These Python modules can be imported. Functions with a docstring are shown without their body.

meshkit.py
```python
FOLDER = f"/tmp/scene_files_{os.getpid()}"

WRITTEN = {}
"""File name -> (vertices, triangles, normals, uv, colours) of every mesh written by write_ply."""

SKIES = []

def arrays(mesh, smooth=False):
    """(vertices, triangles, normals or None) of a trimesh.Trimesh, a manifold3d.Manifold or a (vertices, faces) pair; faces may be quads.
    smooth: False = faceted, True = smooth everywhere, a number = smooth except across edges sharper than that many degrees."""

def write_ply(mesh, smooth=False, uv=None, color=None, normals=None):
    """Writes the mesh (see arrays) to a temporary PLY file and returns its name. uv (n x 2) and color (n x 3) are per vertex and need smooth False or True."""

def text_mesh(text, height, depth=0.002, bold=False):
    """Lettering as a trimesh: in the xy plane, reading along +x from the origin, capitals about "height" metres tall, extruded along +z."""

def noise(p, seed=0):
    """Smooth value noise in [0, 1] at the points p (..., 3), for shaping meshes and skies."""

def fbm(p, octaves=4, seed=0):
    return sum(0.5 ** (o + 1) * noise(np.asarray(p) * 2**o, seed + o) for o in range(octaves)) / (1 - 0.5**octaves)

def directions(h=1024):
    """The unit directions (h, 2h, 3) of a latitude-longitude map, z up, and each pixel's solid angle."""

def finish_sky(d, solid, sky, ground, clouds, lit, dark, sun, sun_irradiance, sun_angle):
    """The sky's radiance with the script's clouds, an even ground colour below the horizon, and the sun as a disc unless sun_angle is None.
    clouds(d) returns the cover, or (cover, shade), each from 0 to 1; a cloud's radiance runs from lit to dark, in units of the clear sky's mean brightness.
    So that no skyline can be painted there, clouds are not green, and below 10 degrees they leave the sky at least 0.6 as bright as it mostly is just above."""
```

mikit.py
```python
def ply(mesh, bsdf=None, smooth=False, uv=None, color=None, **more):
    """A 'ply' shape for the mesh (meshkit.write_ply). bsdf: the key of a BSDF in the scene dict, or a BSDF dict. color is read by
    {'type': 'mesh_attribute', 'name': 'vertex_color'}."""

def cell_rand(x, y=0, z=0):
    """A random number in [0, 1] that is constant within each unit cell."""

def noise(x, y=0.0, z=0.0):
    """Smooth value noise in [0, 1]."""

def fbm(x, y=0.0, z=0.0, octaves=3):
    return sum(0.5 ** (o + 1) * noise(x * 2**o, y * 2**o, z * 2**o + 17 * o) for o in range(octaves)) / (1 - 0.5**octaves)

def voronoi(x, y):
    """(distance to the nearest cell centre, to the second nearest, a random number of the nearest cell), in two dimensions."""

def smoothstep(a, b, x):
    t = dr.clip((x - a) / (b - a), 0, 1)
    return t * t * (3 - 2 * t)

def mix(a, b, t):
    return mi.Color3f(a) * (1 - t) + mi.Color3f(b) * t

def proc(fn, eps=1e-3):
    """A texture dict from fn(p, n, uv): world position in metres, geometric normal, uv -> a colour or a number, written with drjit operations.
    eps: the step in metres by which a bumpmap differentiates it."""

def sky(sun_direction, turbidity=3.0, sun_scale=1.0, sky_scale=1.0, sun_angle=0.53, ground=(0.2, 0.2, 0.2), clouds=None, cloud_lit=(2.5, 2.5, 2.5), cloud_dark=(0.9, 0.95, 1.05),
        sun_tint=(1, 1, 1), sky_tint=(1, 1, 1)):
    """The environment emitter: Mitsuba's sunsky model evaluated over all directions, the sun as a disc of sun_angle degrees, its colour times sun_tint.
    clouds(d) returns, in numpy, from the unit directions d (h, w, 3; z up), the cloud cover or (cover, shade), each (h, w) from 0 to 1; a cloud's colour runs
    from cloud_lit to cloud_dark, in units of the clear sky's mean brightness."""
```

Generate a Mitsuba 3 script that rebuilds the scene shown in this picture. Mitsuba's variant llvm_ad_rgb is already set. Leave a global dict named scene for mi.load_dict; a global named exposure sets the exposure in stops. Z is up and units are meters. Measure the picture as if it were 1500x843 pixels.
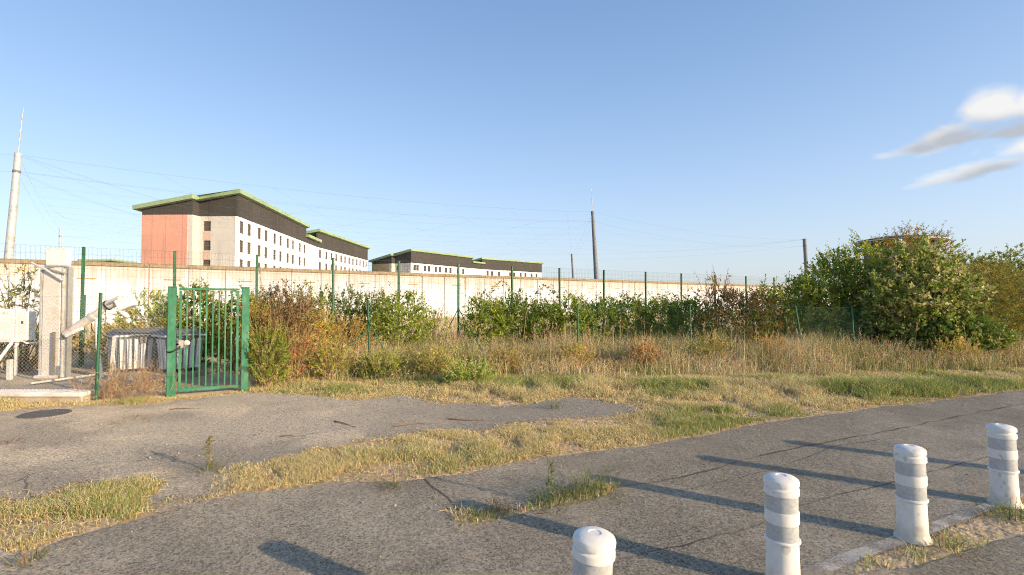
import math
import numpy as np
import trimesh
import shapely
from scipy.spatial import cKDTree
from shapely.geometry import Polygon, LineString
import drjit as dr
import mitsuba as mi
import mikit
import meshkit
from mikit import noise, fbm, cell_rand, smoothstep, mix, voronoi, proc

T = mi.ScalarTransform4f
# ------------------------------------------------------------------ camera, sky, exposure
PITCH = math.radians(1.41)
EYE = 2.0
scene = {'type': 'scene'}
scene['camera'] = {'type': 'perspective', 'fov': 90, 'fov_axis': 'x', 'near_clip': 0.05, 'far_clip': 4000.0,
                   'to_world': T().look_at(origin=[0, 0, EYE], target=[0, math.cos(PITCH), EYE + math.sin(PITCH)], up=[0, 0, 1])}


def clouds(d):
    az = np.degrees(np.arctan2(d[..., 0], d[..., 1]))
    el = np.degrees(np.arcsin(np.clip(d[..., 2], -1, 1)))
    wv = (meshkit.fbm(d * 9, 4, 21) - .5) * .12
    n = np.clip((meshkit.fbm(d * [16, 16, 24] + wv[..., None] * 16, 6, 3) - .28) / .44, 0, 1)      # billows
    w = np.clip((meshkit.fbm(np.stack([az * .34 + el * .6, el * 1.5 - az * .26, 0 * az], -1), 6, 12) - .28) / .44, 0, 1)   # wind-drawn wisps

    def blob(a, e, wa, we, tilt=0.0):
        da = az - a
        de = el - e - tilt * da
        return np.exp(-(da / wa) ** 2 - np.where(de > 0, (de / we) ** 2, (de / (we * .6)) ** 2))
    puffs = np.maximum.reduce([blob(43.2, 15.0, 2.4, 2.0), .95 * blob(46.5, 14.8, 3.2, 1.7), .95 * blob(40.6, 14.0, 2.8, 1.2, .12), .75 * blob(45.8, 11.8, 2.4, 1.2), .6 * blob(42.3, 11.0, 2.4, .6, .15), .9 * blob(53, 14, 5, 2.4), .7 * blob(75, 11, 9, 2.4), .7 * blob(120, 17, 12, 3), .6 * blob(-110, 13, 10, 2.5)])
    tails = np.maximum.reduce([.85 * blob(40.3, 13.3, 4.4, 1.0, .16), .9 * blob(43.3, 10.8, 4.8, .95, .16), .8 * blob(45.0, 13.2, 3.0, .7), .5 * blob(43.5, 12.2, 2.0, .4, .1), .75 * blob(-41, 3.5, 6.0, .9), .7 * blob(-52, 3.3, 6, .9)])
    cover = np.clip((puffs * 1.15 + (n - .5) * .85 * np.sqrt(puffs) - .33) * 1.9, 0, 1)
    cover = np.maximum(cover, np.clip((tails * 1.1 + (w - .5) * .9 * np.sqrt(tails) - .24) * 1.4, 0, .85))
    low = np.exp(-np.clip(el, 0, 90) / 8.0) * (0.46 + 0.22 * np.clip(np.cos(np.radians(az - 70)), 0, 1))   # pale air near the horizon
    base = np.maximum.reduce([blob(45, 13.2, 5.0, .9, .08), .8 * blob(40, 13.0, 3.5, .7, .16), blob(44.5, 10.5, 5, .7, .16), .7 * blob(46, 13.0, 3, .8)])
    under = np.maximum.reduce([blob(44.5, 13.4, 5.5, 1.0, .03), .8 * blob(40, 13.3, 3.2, .8, .16)])
    shade = np.clip(1.0 * base * (.55 + .6 * w) + .75 * under * (.4 + .8 * (1 - n)) + .6 * (.6 - n), 0, 1)
    return np.clip(np.maximum(cover * .95, low), 0, 1), np.where(cover > low, shade, .42)


scene['sky'] = mikit.sky([2.48, -1.53, 0.79], turbidity=4.0, sun_scale=1.0, sky_scale=1.28, clouds=clouds, ground=(0.16, 0.14, 0.11), cloud_lit=(1.6, 1.58, 1.55), cloud_dark=(.90, .90, .91), sun_tint=(0.91, 1.0, 1.34), sky_tint=(0.88, 0.94, 1.15))
exposure = 2.75

# ------------------------------------------------------------------ helpers
labels = {}
RIGHT, UPV, FWD = np.array([1.0, 0, 0]), np.array([0, -math.sin(PITCH), math.cos(PITCH)]), np.array([0, math.cos(PITCH), math.sin(PITCH)])


def at(px, py, z=0.0):
    """Survey: the point of height z that is seen at (px, py) of the 1500 x 843 photograph."""
    d = FWD + RIGHT * (px - 750) / 750 - UPV * (py - 421.5) / 750
    return np.array([0, 0, EYE]) + d * (z - EYE) / d[2]


def far(px, py, depth):
    """Survey: the point at ground distance depth (along y) that is seen at (px, py)."""
    d = FWD + RIGHT * (px - 750) / 750 - UPV * (py - 421.5) / 750
    return np.array([0, 0, EYE]) + d * depth / d[1]


def key_for(name):
    if name not in scene and name not in labels and not any(k.startswith(name + '__') for k in scene):
        return name
    i = 1
    while True:
        k = f'{name}_{i:03d}'
        if k not in scene and k not in labels and not any(q.startswith(k + '__') for q in scene):
            return k
        i += 1


counts = {}


def thing(name, label=None, cat=None, group=None, kind=None):
    n = counts.get(name, 0)
    counts[name] = n + 1
    k = name if n == 0 else f'{name}_{n:03d}'
    e = {}
    if label: e['label'] = label
    if cat: e['category'] = cat
    if group: e['group'] = group
    if kind: e['kind'] = kind
    if e: labels[k] = e
    return k


def part(parent, name, mesh, bsdf, smooth=False, color=None, label=None, kind=None):
    full = f'{parent}__{name}'
    n = counts.get(full, 0)
    counts[full] = n + 1
    k = full if n == 0 else f'{full}_{n:03d}'
    scene[k] = mikit.ply(mesh, bsdf, smooth=smooth, color=color)
    e = {}
    if label: e['label'] = label
    if kind: e['kind'] = kind
    if e: labels[k] = e
    return k


def whole(name, mesh, bsdf, label, cat=None, group=None, kind=None, smooth=False, color=None):
    k = thing(name, label, cat, group, kind)
    scene[k] = mikit.ply(mesh, bsdf, smooth=smooth, color=color)
    return k


def cat_mesh(ms):
    return trimesh.util.concatenate(ms)


def box(c, s, rz=0.0, bevel=0.0, rx=0.0, ry=0.0):
    s = np.asarray(s, float)
    if bevel:
        h = s / 2
        b = min(bevel, h.min() * 0.8)
        pts = []
        for sx in (-1, 1):
            for sy in (-1, 1):
                for sz in (-1, 1):
                    pts += [[sx * (h[0] - b), sy * (h[1] - b), sz * h[2]], [sx * (h[0] - b), sy * h[1], sz * (h[2] - b)], [sx * h[0], sy * (h[1] - b), sz * (h[2] - b)]]
        m = trimesh.convex.convex_hull(np.array(pts))
    else:
        m = trimesh.creation.box(s)
    M = np.eye(4)
    if rx: M = trimesh.transformations.rotation_matrix(rx, [1, 0, 0]) @ M
    if ry: M = trimesh.transformations.rotation_matrix(ry, [0, 1, 0]) @ M
    if rz: M = trimesh.transformations.rotation_matrix(rz, [0, 0, 1]) @ M
    M = M.copy()
    M[:3, 3] += np.asarray(c, float)
    m.apply_transform(M)
    return m


def tube(points, radii, sides=6, cap=True):
    p = np.asarray(points, float)
    r = np.broadcast_to(np.asarray(radii, float), (len(p),))
    t = np.gradient(p, axis=0)
    t /= np.linalg.norm(t, axis=1, keepdims=True) + 1e-12
    ref = np.array([0.31, 0.11, 0.94]) if abs(t[0][2]) < 0.8 else np.array([0.93, 0.17, 0.3])
    a = np.cross(t, ref)
    a /= np.linalg.norm(a, axis=1, keepdims=True) + 1e-12
    b = np.cross(t, a)
    ang = np.arange(sides) * 2 * np.pi / sides
    v = (p[:, None] + r[:, None, None] * (np.cos(ang)[None, :, None] * a[:, None] + np.sin(ang)[None, :, None] * b[:, None])).reshape(-1, 3)
    i, j = np.meshgrid(np.arange(len(p) - 1), np.arange(sides), indexing='ij')
    q = np.stack([i * sides + j, i * sides + (j + 1) % sides, (i + 1) * sides + (j + 1) % sides, (i + 1) * sides + j], -1).reshape(-1, 4)
    f = np.vstack([q[:, [0, 2, 1]], q[:, [0, 3, 2]]])
    if cap:
        n = len(v)
        v = np.vstack([v, p[0], p[-1]])
        k = np.arange(sides)
        f = np.vstack([f, np.stack([np.full(sides, n), k, (k + 1) % sides], -1), np.stack([np.full(sides, n + 1), (len(p) - 1) * sides + (k + 1) % sides, (len(p) - 1) * sides + k], -1)])
    m = trimesh.Trimesh(v, f, process=False)
    return m


def wires(A, B, r, sides=3):
    """Many straight wires from A[i] to B[i] in one mesh."""
    A, B = np.asarray(A, float), np.asarray(B, float)
    t = B - A
    t /= np.linalg.norm(t, axis=1, keepdims=True) + 1e-12
    ref = np.where(np.abs(t[:, 2:]) < 0.9, [[0, 0, 1.0]], [[1.0, 0, 0]])
    a = np.cross(t, ref)
    a /= np.linalg.norm(a, axis=1, keepdims=True) + 1e-12
    b = np.cross(t, a)
    ang = np.arange(sides) * 2 * np.pi / sides
    o = r * (np.cos(ang)[None, :, None] * a[:, None] + np.sin(ang)[None, :, None] * b[:, None])
    v = np.concatenate([A[:, None] + o, B[:, None] + o], 1).reshape(-1, 3)
    base = (np.arange(len(A)) * 2 * sides)[:, None, None]
    j = np.arange(sides)
    j2 = (j + 1) % sides
    q = np.vstack([np.stack([j, j2 + sides, j2], -1), np.stack([j, j + sides, j2 + sides], -1)])[None]
    return trimesh.Trimesh(v, (base + q).reshape(-1, 3), process=False)


def lathe(prof, sections=32):
    return trimesh.creation.revolve(np.array(prof, float), sections=sections)


def sheet(poly, z):
    """A flat polygon as a triangle mesh facing up."""
    ms = []
    for g in getattr(poly, 'geoms', [poly]):
        v, f = trimesh.creation.triangulate_polygon(g, engine='earcut')
        tri = v[f]
        e1, e2 = tri[:, 1] - tri[:, 0], tri[:, 2] - tri[:, 0]
        area = e1[:, 0] * e2[:, 1] - e1[:, 1] * e2[:, 0]
        f = np.where(area[:, None] < 0, f[:, ::-1], f)
        ms.append(trimesh.Trimesh(np.column_stack([v, np.full(len(v), z)]), f, process=False))
    return cat_mesh(ms)


def ragged(pts, amp, seed, step=0.12, closed=True):
    """A polygon outline with an uneven, crumbled edge."""
    p = np.asarray(pts, float)[:, :2]
    line = LineString(np.vstack([p, p[:1]]) if closed else p)
    n = max(8, int(line.length / step))
    q = np.array([line.interpolate(i / n, normalized=True).coords[0] for i in range(n)])
    k = np.column_stack([q * 1.1, np.full(n, seed * 3.7)])
    k2 = np.column_stack([q * 6.0, np.full(n, seed * 5.3)])
    off = np.column_stack([meshkit.fbm(k, 3, seed) - .5, meshkit.fbm(k + 31, 3, seed + 5) - .5]) * 2.2 + np.column_stack([meshkit.noise(k2, seed) - .5, meshkit.noise(k2 + 9, seed + 2) - .5]) * 0.8
    return Polygon(q + off * amp).buffer(0)


def inside(poly, n, rng):
    """n random points within the polygon."""
    x0, y0, x1, y1 = poly.bounds
    out = np.zeros((0, 2))
    while len(out) < n:
        p = rng.uniform([x0, y0], [x1, y1], (int(n * 2.5) + 10, 2))
        out = np.vstack([out, p[shapely.contains_xy(poly, p[:, 0], p[:, 1])]])
    return out[:n]


def unit(v):
    return v / (np.linalg.norm(v, axis=-1, keepdims=True) + 1e-12)


def leaf_arrays(P, D, N, L, W, C, curl=0.12):
    D, N = unit(D), unit(N)
    S = unit(np.cross(D, N))
    Nn = np.cross(S, D)
    L, W = np.broadcast_to(L, (len(P),))[:, None], np.broadcast_to(W, (len(P),))[:, None]
    v = np.stack([P, P + D * L * .45 + S * W * .5 + Nn * L * curl, P + D * L - Nn * L * curl * .5, P + D * L * .45 - S * W * .5 + Nn * L * curl], 1).reshape(-1, 3)
    b = (np.arange(len(P)) * 4)[:, None, None]
    f = (b + np.array([[0, 1, 2], [0, 2, 3]])[None]).reshape(-1, 3)
    return v, f, np.repeat(C, 4, 0)


def blade_arrays(P, H, lean, W, C, Ct=None, face=None, rng=None):
    """Bent grass blades: root P (n,3), height H, horizontal lean (n,2), width W, colours of root and tip."""
    n = len(P)
    H, W = np.broadcast_to(H, (n,)), np.broadcast_to(W, (n,))
    ang = rng.uniform(0, 2 * np.pi, n)
    S = np.column_stack([np.cos(ang), np.sin(ang), np.zeros(n)]) * W[:, None] * .5
    l3 = np.column_stack([lean, np.zeros(n)])
    up = np.array([0, 0, 1.0])
    m = P + l3 * .35 + up * (H * .6)[:, None]
    tip = P + l3 + up * H[:, None]
    v = np.stack([P - S, P + S, m - S * .75, m + S * .75, tip], 1).reshape(-1, 3)
    b = (np.arange(n) * 5)[:, None, None]
    f = (b + np.array([[0, 1, 3], [0, 3, 2], [2, 3, 4]])[None]).reshape(-1, 3)
    Ct = C if Ct is None else Ct
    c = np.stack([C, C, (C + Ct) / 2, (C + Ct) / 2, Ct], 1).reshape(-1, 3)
    return v, f, c


def join(arrs):
    vs, fs, cs, o = [], [], [], 0
    for v, f, c in arrs:
        vs.append(v); fs.append(f + o); cs.append(c); o += len(v)
    return trimesh.Trimesh(np.vstack(vs), np.vstack(fs), process=False), np.vstack(cs)


def pick(rng, pal, n, jitter=0.22):
    pal = np.array([p[:3] for p in pal]), np.array([p[3] for p in pal], float)
    i = rng.choice(len(pal[0]), n, p=pal[1] / pal[1].sum())
    return np.clip(pal[0][i] * (1 + rng.normal(0, jitter, (n, 1))) * (1 + rng.normal(0, .06, (n, 3))), 0.01, .85)


# ------------------------------------------------------------------ materials
def rgb(*c):
    return {'type': 'rgb', 'value': list(c)}


def mat(name, **k):
    two = k.pop('two', True)
    b = {'type': 'principled', **k}
    scene[name] = {'type': 'twosided', 'bsdf': b} if two else b
    return name


def plain(name, c, rough=0.6, metallic=0.0, spec=0.4, dirt=0.25, scale=3.0, tint=(0.6, 0.5, 0.4)):
    """A colour with mottled dirt and wear."""
    def fn(p, n, uv):
        d = fbm(p.x * scale, p.y * scale, p.z * scale, 4)
        e = noise(p.x * scale * 9, p.y * scale * 9, p.z * scale * 9)
        a = mi.Color3f(*c) * (0.9 + 0.2 * e)
        return mix(a, a * mi.Color3f(*tint), smoothstep(0.45, 0.8, d) * dirt * 2)
    return mat(name, base_color=proc(fn), roughness=rough, metallic=metallic, specular=spec)


def foliage_mat(name, trans=0.6, rough=0.55):
    scene[name] = {'type': 'principledthin', 'base_color': {'type': 'mesh_attribute', 'name': 'vertex_color'}, 'roughness': rough, 'diff_trans': trans, 'eta': 1.4, 'spec_trans': 0.0}


foliage_mat('leaf', .9, .38)
foliage_mat('straw', .5, .8)


def seg_dist(p, pts, wig=0.05, f=3.0, seed=0.0):
    """Distance on the ground to a wavering polyline."""
    wx = p.x + (fbm(p.x * f, p.y * f, seed, 3) - .5) * wig * 2
    wy = p.y + (fbm(p.x * f + 40, p.y * f, seed, 3) - .5) * wig * 2
    best = mi.Float(99)
    for a, b in zip(pts[:-1], pts[1:]):
        dx, dy = float(b[0] - a[0]), float(b[1] - a[1])
        L2 = dx * dx + dy * dy
        t = dr.clip(((wx - float(a[0])) * dx + (wy - float(a[1])) * dy) / L2, 0, 1)
        best = dr.minimum(best, dr.sqrt(dr.square(wx - float(a[0]) - t * dx) + dr.square(wy - float(a[1]) - t * dy)))
    return best


def pts(*l):
    return [at(x, y) for x, y in l]


J1 = pts((610, 690), (655, 735), (690, 768))
J2 = pts((690, 768), (780, 748), (905, 716), (1000, 700), (1130, 664), (1300, 632), (1500, 592))
J3 = pts((915, 822), (1110, 773), (1180, 740), (1310, 706), (1440, 672), (1560, 640))
J4 = pts((1010, 718), (1130, 690), (1220, 655), (1330, 640))
J5 = pts((1340, 795), (1430, 808), (1560, 838))


def grit(p, k=1.0):
    a = noise(p.x * 95 * k, p.y * 95 * k)
    b = noise(p.x * 47 * k + 9, p.y * 47 * k)
    st = cell_rand(dr.floor(p.x * 60 * k), dr.floor(p.y * 60 * k), 3)
    d, _, w = voronoi(p.x * 55 * k, p.y * 55 * k)
    stone = smoothstep(.45, .2, d) * smoothstep(.80, .92, w)
    return a, b, stone, st


def road_col(p, n, uv):
    a, b, stone, st = grit(p)
    patch = fbm(p.x * .8, p.y * .8, 0, 4)
    stain = fbm(p.x * 3 + 5, p.y * 3, 2, 3)
    c = mix((0.196, 0.174, 0.134), (0.262, 0.232, 0.180), smoothstep(.3, .7, patch))
    c = c * (0.25 + .95 * a + .55 * b)
    c = c * (0.82 + .36 * stain)
    c = mix(c, mi.Color3f(.42, .38, .32), stone * .6)
    crack = mi.Float(0)
    for J, w in ((J1, .014), (J2, .016), (J3, .010), (J4, .007)):
        d = seg_dist(p, J, .04, 2.5)
        crack = dr.maximum(crack, smoothstep(w * 1.8, w * .5, d) * (.45 + .5 * smoothstep(.35, .6, fbm(p.x * 2, p.y * 2, 8, 2))))
    edge = smoothstep(.16, .02, seg_dist(p, J2, .04, 2.5)) * smoothstep(.45, .7, fbm(p.x * 1.3, p.y * 1.3, 5, 3))
    c = mix(c, mi.Color3f(.30, .24, .16), edge * .5)
    return mix(c, mi.Color3f(.035, .032, .028), crack * .8)


def drive_col(p, n, uv):
    a, b, stone, st = grit(p, .9)
    patch = fbm(p.x * .55, p.y * .9, 3, 4)
    worn = smoothstep(.35, .65, patch)
    c = mix((0.235, 0.210, 0.166), (0.335, 0.295, 0.225), worn)
    c = mix(c, mi.Color3f(.195, .178, .146), smoothstep(-3.2, .6, p.x + (patch - .5) * 3) * .75)
    sand = smoothstep(-.5, -2.5, p.x) * smoothstep(.5, .75, fbm(p.x * 1.2 + 3, p.y * 1.2, 6, 4)) + smoothstep(-3.5, -9, p.x) * .3
    c = mix(c, mi.Color3f(.46, .38, .275), dr.clip(sand, 0, 1) * .6)
    c = c * (0.3 + .9 * a + .5 * b)
    c = mix(c, mi.Color3f(.5, .44, .36), stone * .55)
    cr1, cr2, _ = voronoi(p.x * .7 + (noise(p.x * 3, p.y * 3) - .5) * .5, p.y * 1.0 + (noise(p.x * 3 + 7, p.y * 3) - .5) * .5)
    crack = smoothstep(.02, .004, cr2 - cr1) * smoothstep(.5, .65, fbm(p.x * .4, p.y * .4, 9, 2))
    return mix(c, mi.Color3f(.07, .06, .05), crack * .7)


def grit_h(p, n, uv):
    d, _, w = voronoi(p.x * 70, p.y * 70)
    return (smoothstep(.6, .1, d) * .6 + noise(p.x * 160, p.y * 160) * .4) + fbm(p.x * 6, p.y * 6, 0, 2) * 2


def bumped(name, colfn, hfn, scale, rough=.9, spec=.25):
    scene[name] = {'type': 'twosided', 'bsdf': {'type': 'bumpmap', 'arbitrary': proc(hfn, eps=2e-3), 'scale': scale, 'bsdf': {'type': 'principled', 'base_color': proc(colfn), 'roughness': rough, 'specular': spec}}}


bumped('road_asphalt', road_col, grit_h, .004)
bumped('drive_asphalt', drive_col, grit_h, .004)


def soil_col(p, n, uv):
    a = noise(p.x * 60, p.y * 60)
    b = fbm(p.x * 14, p.y * 14, 0, 3)
    m = fbm(p.x * .9, p.y * .9, 4, 4)
    c = mix((0.38, 0.28, 0.175), (0.54, 0.42, 0.285), b)
    c = mix(c, mi.Color3f(.33, .26, .135), smoothstep(.45, .7, m) * .7)
    return c * (.65 + .6 * a)


bumped('dry_soil', soil_col, lambda p, n, uv: fbm(p.x * 20, p.y * 20, 0, 3), .03)


def paint_line(p, n, uv):
    a, b, stone, st = grit(p)
    w = smoothstep(.34, .58, fbm(p.x * 5, p.y * 5, 1, 4) * .7 + a * .3)
    return mix(mi.Color3f(.44, .41, .365) * (.8 + .3 * b), mi.Color3f(.17, .15, .125) * (.5 + .6 * a + .4 * b), w * .8)


bumped('worn_white_paint', paint_line, grit_h, .003)


def wallpanel(p, n, uv):
    # weathered white-washed concrete: brown streaks run down from the coping, faint board marks
    s = p.x * .8 + p.y * .6
    streak = noise(s * 3.1, 2) * .6 + noise(s * 11, 5) * .4
    low = smoothstep(1.2, 0.0, 4.65 - p.z - streak * 1.1 + .25)
    k = cell_rand(dr.floor((p.x * .789 + p.y * .614) / 2.72 + .3), 3)
    c = mi.Color3f(.60, .63, .70) * (.90 + .14 * k) * (.93 + .12 * fbm(s * 1.5, p.z * 1.5, 0, 4))
    c = c * (.93 + .09 * noise(s * .37, 3))
    c = mix(c, mi.Color3f(.46, .38, .29), low * .65)
    band = smoothstep(.10, .02, dr.abs(p.z * 1.6 - dr.floor(p.z * 1.6) - .5))
    c = mix(c, mi.Color3f(.62, .54, .43), band * .35 * noise(s * .5, dr.floor(p.z * 1.6)))
    st2 = smoothstep(.52, .75, fbm(s * 2.3, p.z * .35, 7, 4))
    c = mix(c, mi.Color3f(.42, .37, .30), st2 * .5)
    drip = smoothstep(.62, .8, noise(s * 5.5, p.z * .25 + 4)) * smoothstep(1.0, 4.6, p.z)
    return mix(c, mi.Color3f(.30, .27, .23), drip * .3)


mat('wall_panel', base_color=proc(wallpanel), roughness=.85, specular=.3)


def coping_fn(p, n, uv):
    s = p.x * .8 + p.y * .6
    return mix((0.21, 0.165, 0.105), (0.31, 0.25, 0.17), fbm(s * 2.5, p.z * 3, 0, 4)) * (.8 + .4 * noise(s * 8, p.z * 8))


mat('wall_coping', base_color=proc(coping_fn), roughness=.9)
plain('slot_brown', (.34, .27, .14), .9)


def green_fn(p, n, uv):
    f = fbm(p.x * 5, p.y * 5, p.z * 2.5, 4)
    g = noise(p.x * 40, p.y * 40, p.z * 12)
    c = mi.Color3f(.034, .175, .092) * (.8 + .4 * g)
    c = mix(c, mi.Color3f(.10, .27, .17), smoothstep(.45, .75, f) * .7)
    r = smoothstep(.62, .72, fbm(p.x * 9 + 3, p.y * 9, p.z * 6, 4))
    return mix(c, mi.Color3f(.16, .12, .08), r * .7)


mat('green_paint', base_color=proc(green_fn), roughness=.5, specular=.4)
plain('green_post', (.022, .115, .055), .5, dirt=.3)
plain('green_rust_post', (.035, .13, .075), .6, dirt=.4)
plain('green_wire', (.030, .14, .075), .5, dirt=.1)
plain('mesh_wire', (.05, .10, .075), .5, dirt=.1)
plain('galvanised', (.46, .46, .43), .45, metallic=.4, dirt=.25, tint=(.7, .6, .5))
plain('steel_grey', (.52, .53, .54), .5, metallic=.2, dirt=.3)
plain('mast_dark', (.17, .185, .20), .6, dirt=.2)
plain('cable_steel', (.16, .17, .18), .6, dirt=.1)
plain('concrete', (.62, .60, .55), .85, dirt=.12)
plain('white_metal', (.80, .79, .76), .5, dirt=.18)
plain('white_kerb', (.70, .68, .63), .8, dirt=.3, tint=(.6, .5, .38))
plain('kerb_front', (.44, .38, .29), .9, dirt=.3)
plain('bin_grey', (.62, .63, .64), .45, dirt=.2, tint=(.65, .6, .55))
plain('bin_rib_shade', (.17, .18, .19), .6, dirt=.3)  # shade between the ribs, put into the container body colour
plain('bin_lid', (.12, .125, .125), .5, dirt=.2)
plain('black_plastic', (.022, .024, .026), .5, dirt=.2)
plain('arm_paint', (.60, .57, .51), .5, dirt=.3)
def bollard_fn(p, n, uv):
    f = fbm(p.x * 14, p.y * 14, p.z * 7, 4)
    c = mi.Color3f(.68, .67, .635) * (.94 + .1 * noise(p.x * 50, p.y * 50, p.z * 30))
    mud = smoothstep(.17, .02, p.z - (f - .5) * .16)
    c = mix(c, mi.Color3f(.42, .35, .26), mud * .65)
    scuff = smoothstep(.70, .78, noise(p.x * 30 + p.z * 5, p.y * 30, p.z * 16)) * smoothstep(.5, .62, fbm(p.x * 6, p.y * 6, p.z * 4 + 3, 3))
    c = mix(c, mi.Color3f(.33, .32, .30), scuff * .55)
    return mix(c, mi.Color3f(.60, .56, .48), smoothstep(.5, .75, f) * .3)


mat('bollard_white', base_color=proc(bollard_fn), roughness=.45, specular=.4)
plain('rust_brown', (.20, .11, .06), .8)
plain('twig_brown', (.22, .15, .09), .9)
plain('bark', (.16, .12, .085), .95, scale=8)
plain('stem_tan', (.40, .28, .16), .9)
plain('stem_green', (.13, .16, .05), .8)
plain('manhole_iron', (.10, .095, .085), .7, dirt=.3, scale=12)
plain('litter_white', (.75, .73, .70), .6)


def band_fn(p, n, uv):
    h = voronoi(dr.atan2(p.y, p.x) * 8, p.z * 60)
    return mi.Color3f(.44, .46, .465) * (.86 + .25 * noise(p.x * 60, p.y * 60, p.z * 60)) * (.9 + .2 * fbm(p.x * 9, p.y * 9, p.z * 9, 3))


mat('reflective_band', base_color=proc(band_fn), roughness=.35, metallic=.15, specular=.5)


def facade(name, c, panel=3.2):
    def fn(p, n, uv):
        s = p.x * .7 + p.y * .7
        k = s / panel - dr.floor(s / panel)
        joint = dr.select(k < .025, .82, 1.0) * (.95 + .1 * cell_rand(dr.floor(s / panel), dr.floor(p.z / 3.0)))
        drip = 1 - .10 * smoothstep(.6, .85, noise(s * 2.2, p.z * .12))
        return mi.Color3f(*c) * (.94 + .12 * fbm(s * .3, p.z * .3, 0, 4)) * (.97 + .06 * noise(s * 6, p.z * 2)) * joint * drip
    return mat(name, base_color=proc(fn), roughness=.8, specular=.3)


facade('facade_coral', (.60, .315, .235))
facade('facade_grey', (.56, .545, .50))
facade('facade_white', (.72, .75, .79))
facade('facade_dark', (.060, .057, .053))
facade('facade_tan', (.44, .33, .18))
facade('roof_green', (.27, .37, .215))
mat('window_glass', base_color=rgb(.07, .06, .05), roughness=.2, specular=.5)
plain('window_frame', (.20, .18, .155), .6)
plain('spandrel_reflection', (.52, .38, .33), .8)  # pinkish reflection between the gable windows, put into the panel colour
plain('tower_grey', (.085, .09, .10), .8, scale=.5)

# ------------------------------------------------------------------ setting: ground, road, driveway
g = trimesh.creation.box((1, 1, 1))
whole('ground', sheet(Polygon([(-900, -200), (900, -200), (900, 1400), (-900, 1400)]), 0.0), 'dry_soil', 'dry tan soil and thatch of the fallow verge', kind='structure')

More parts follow.
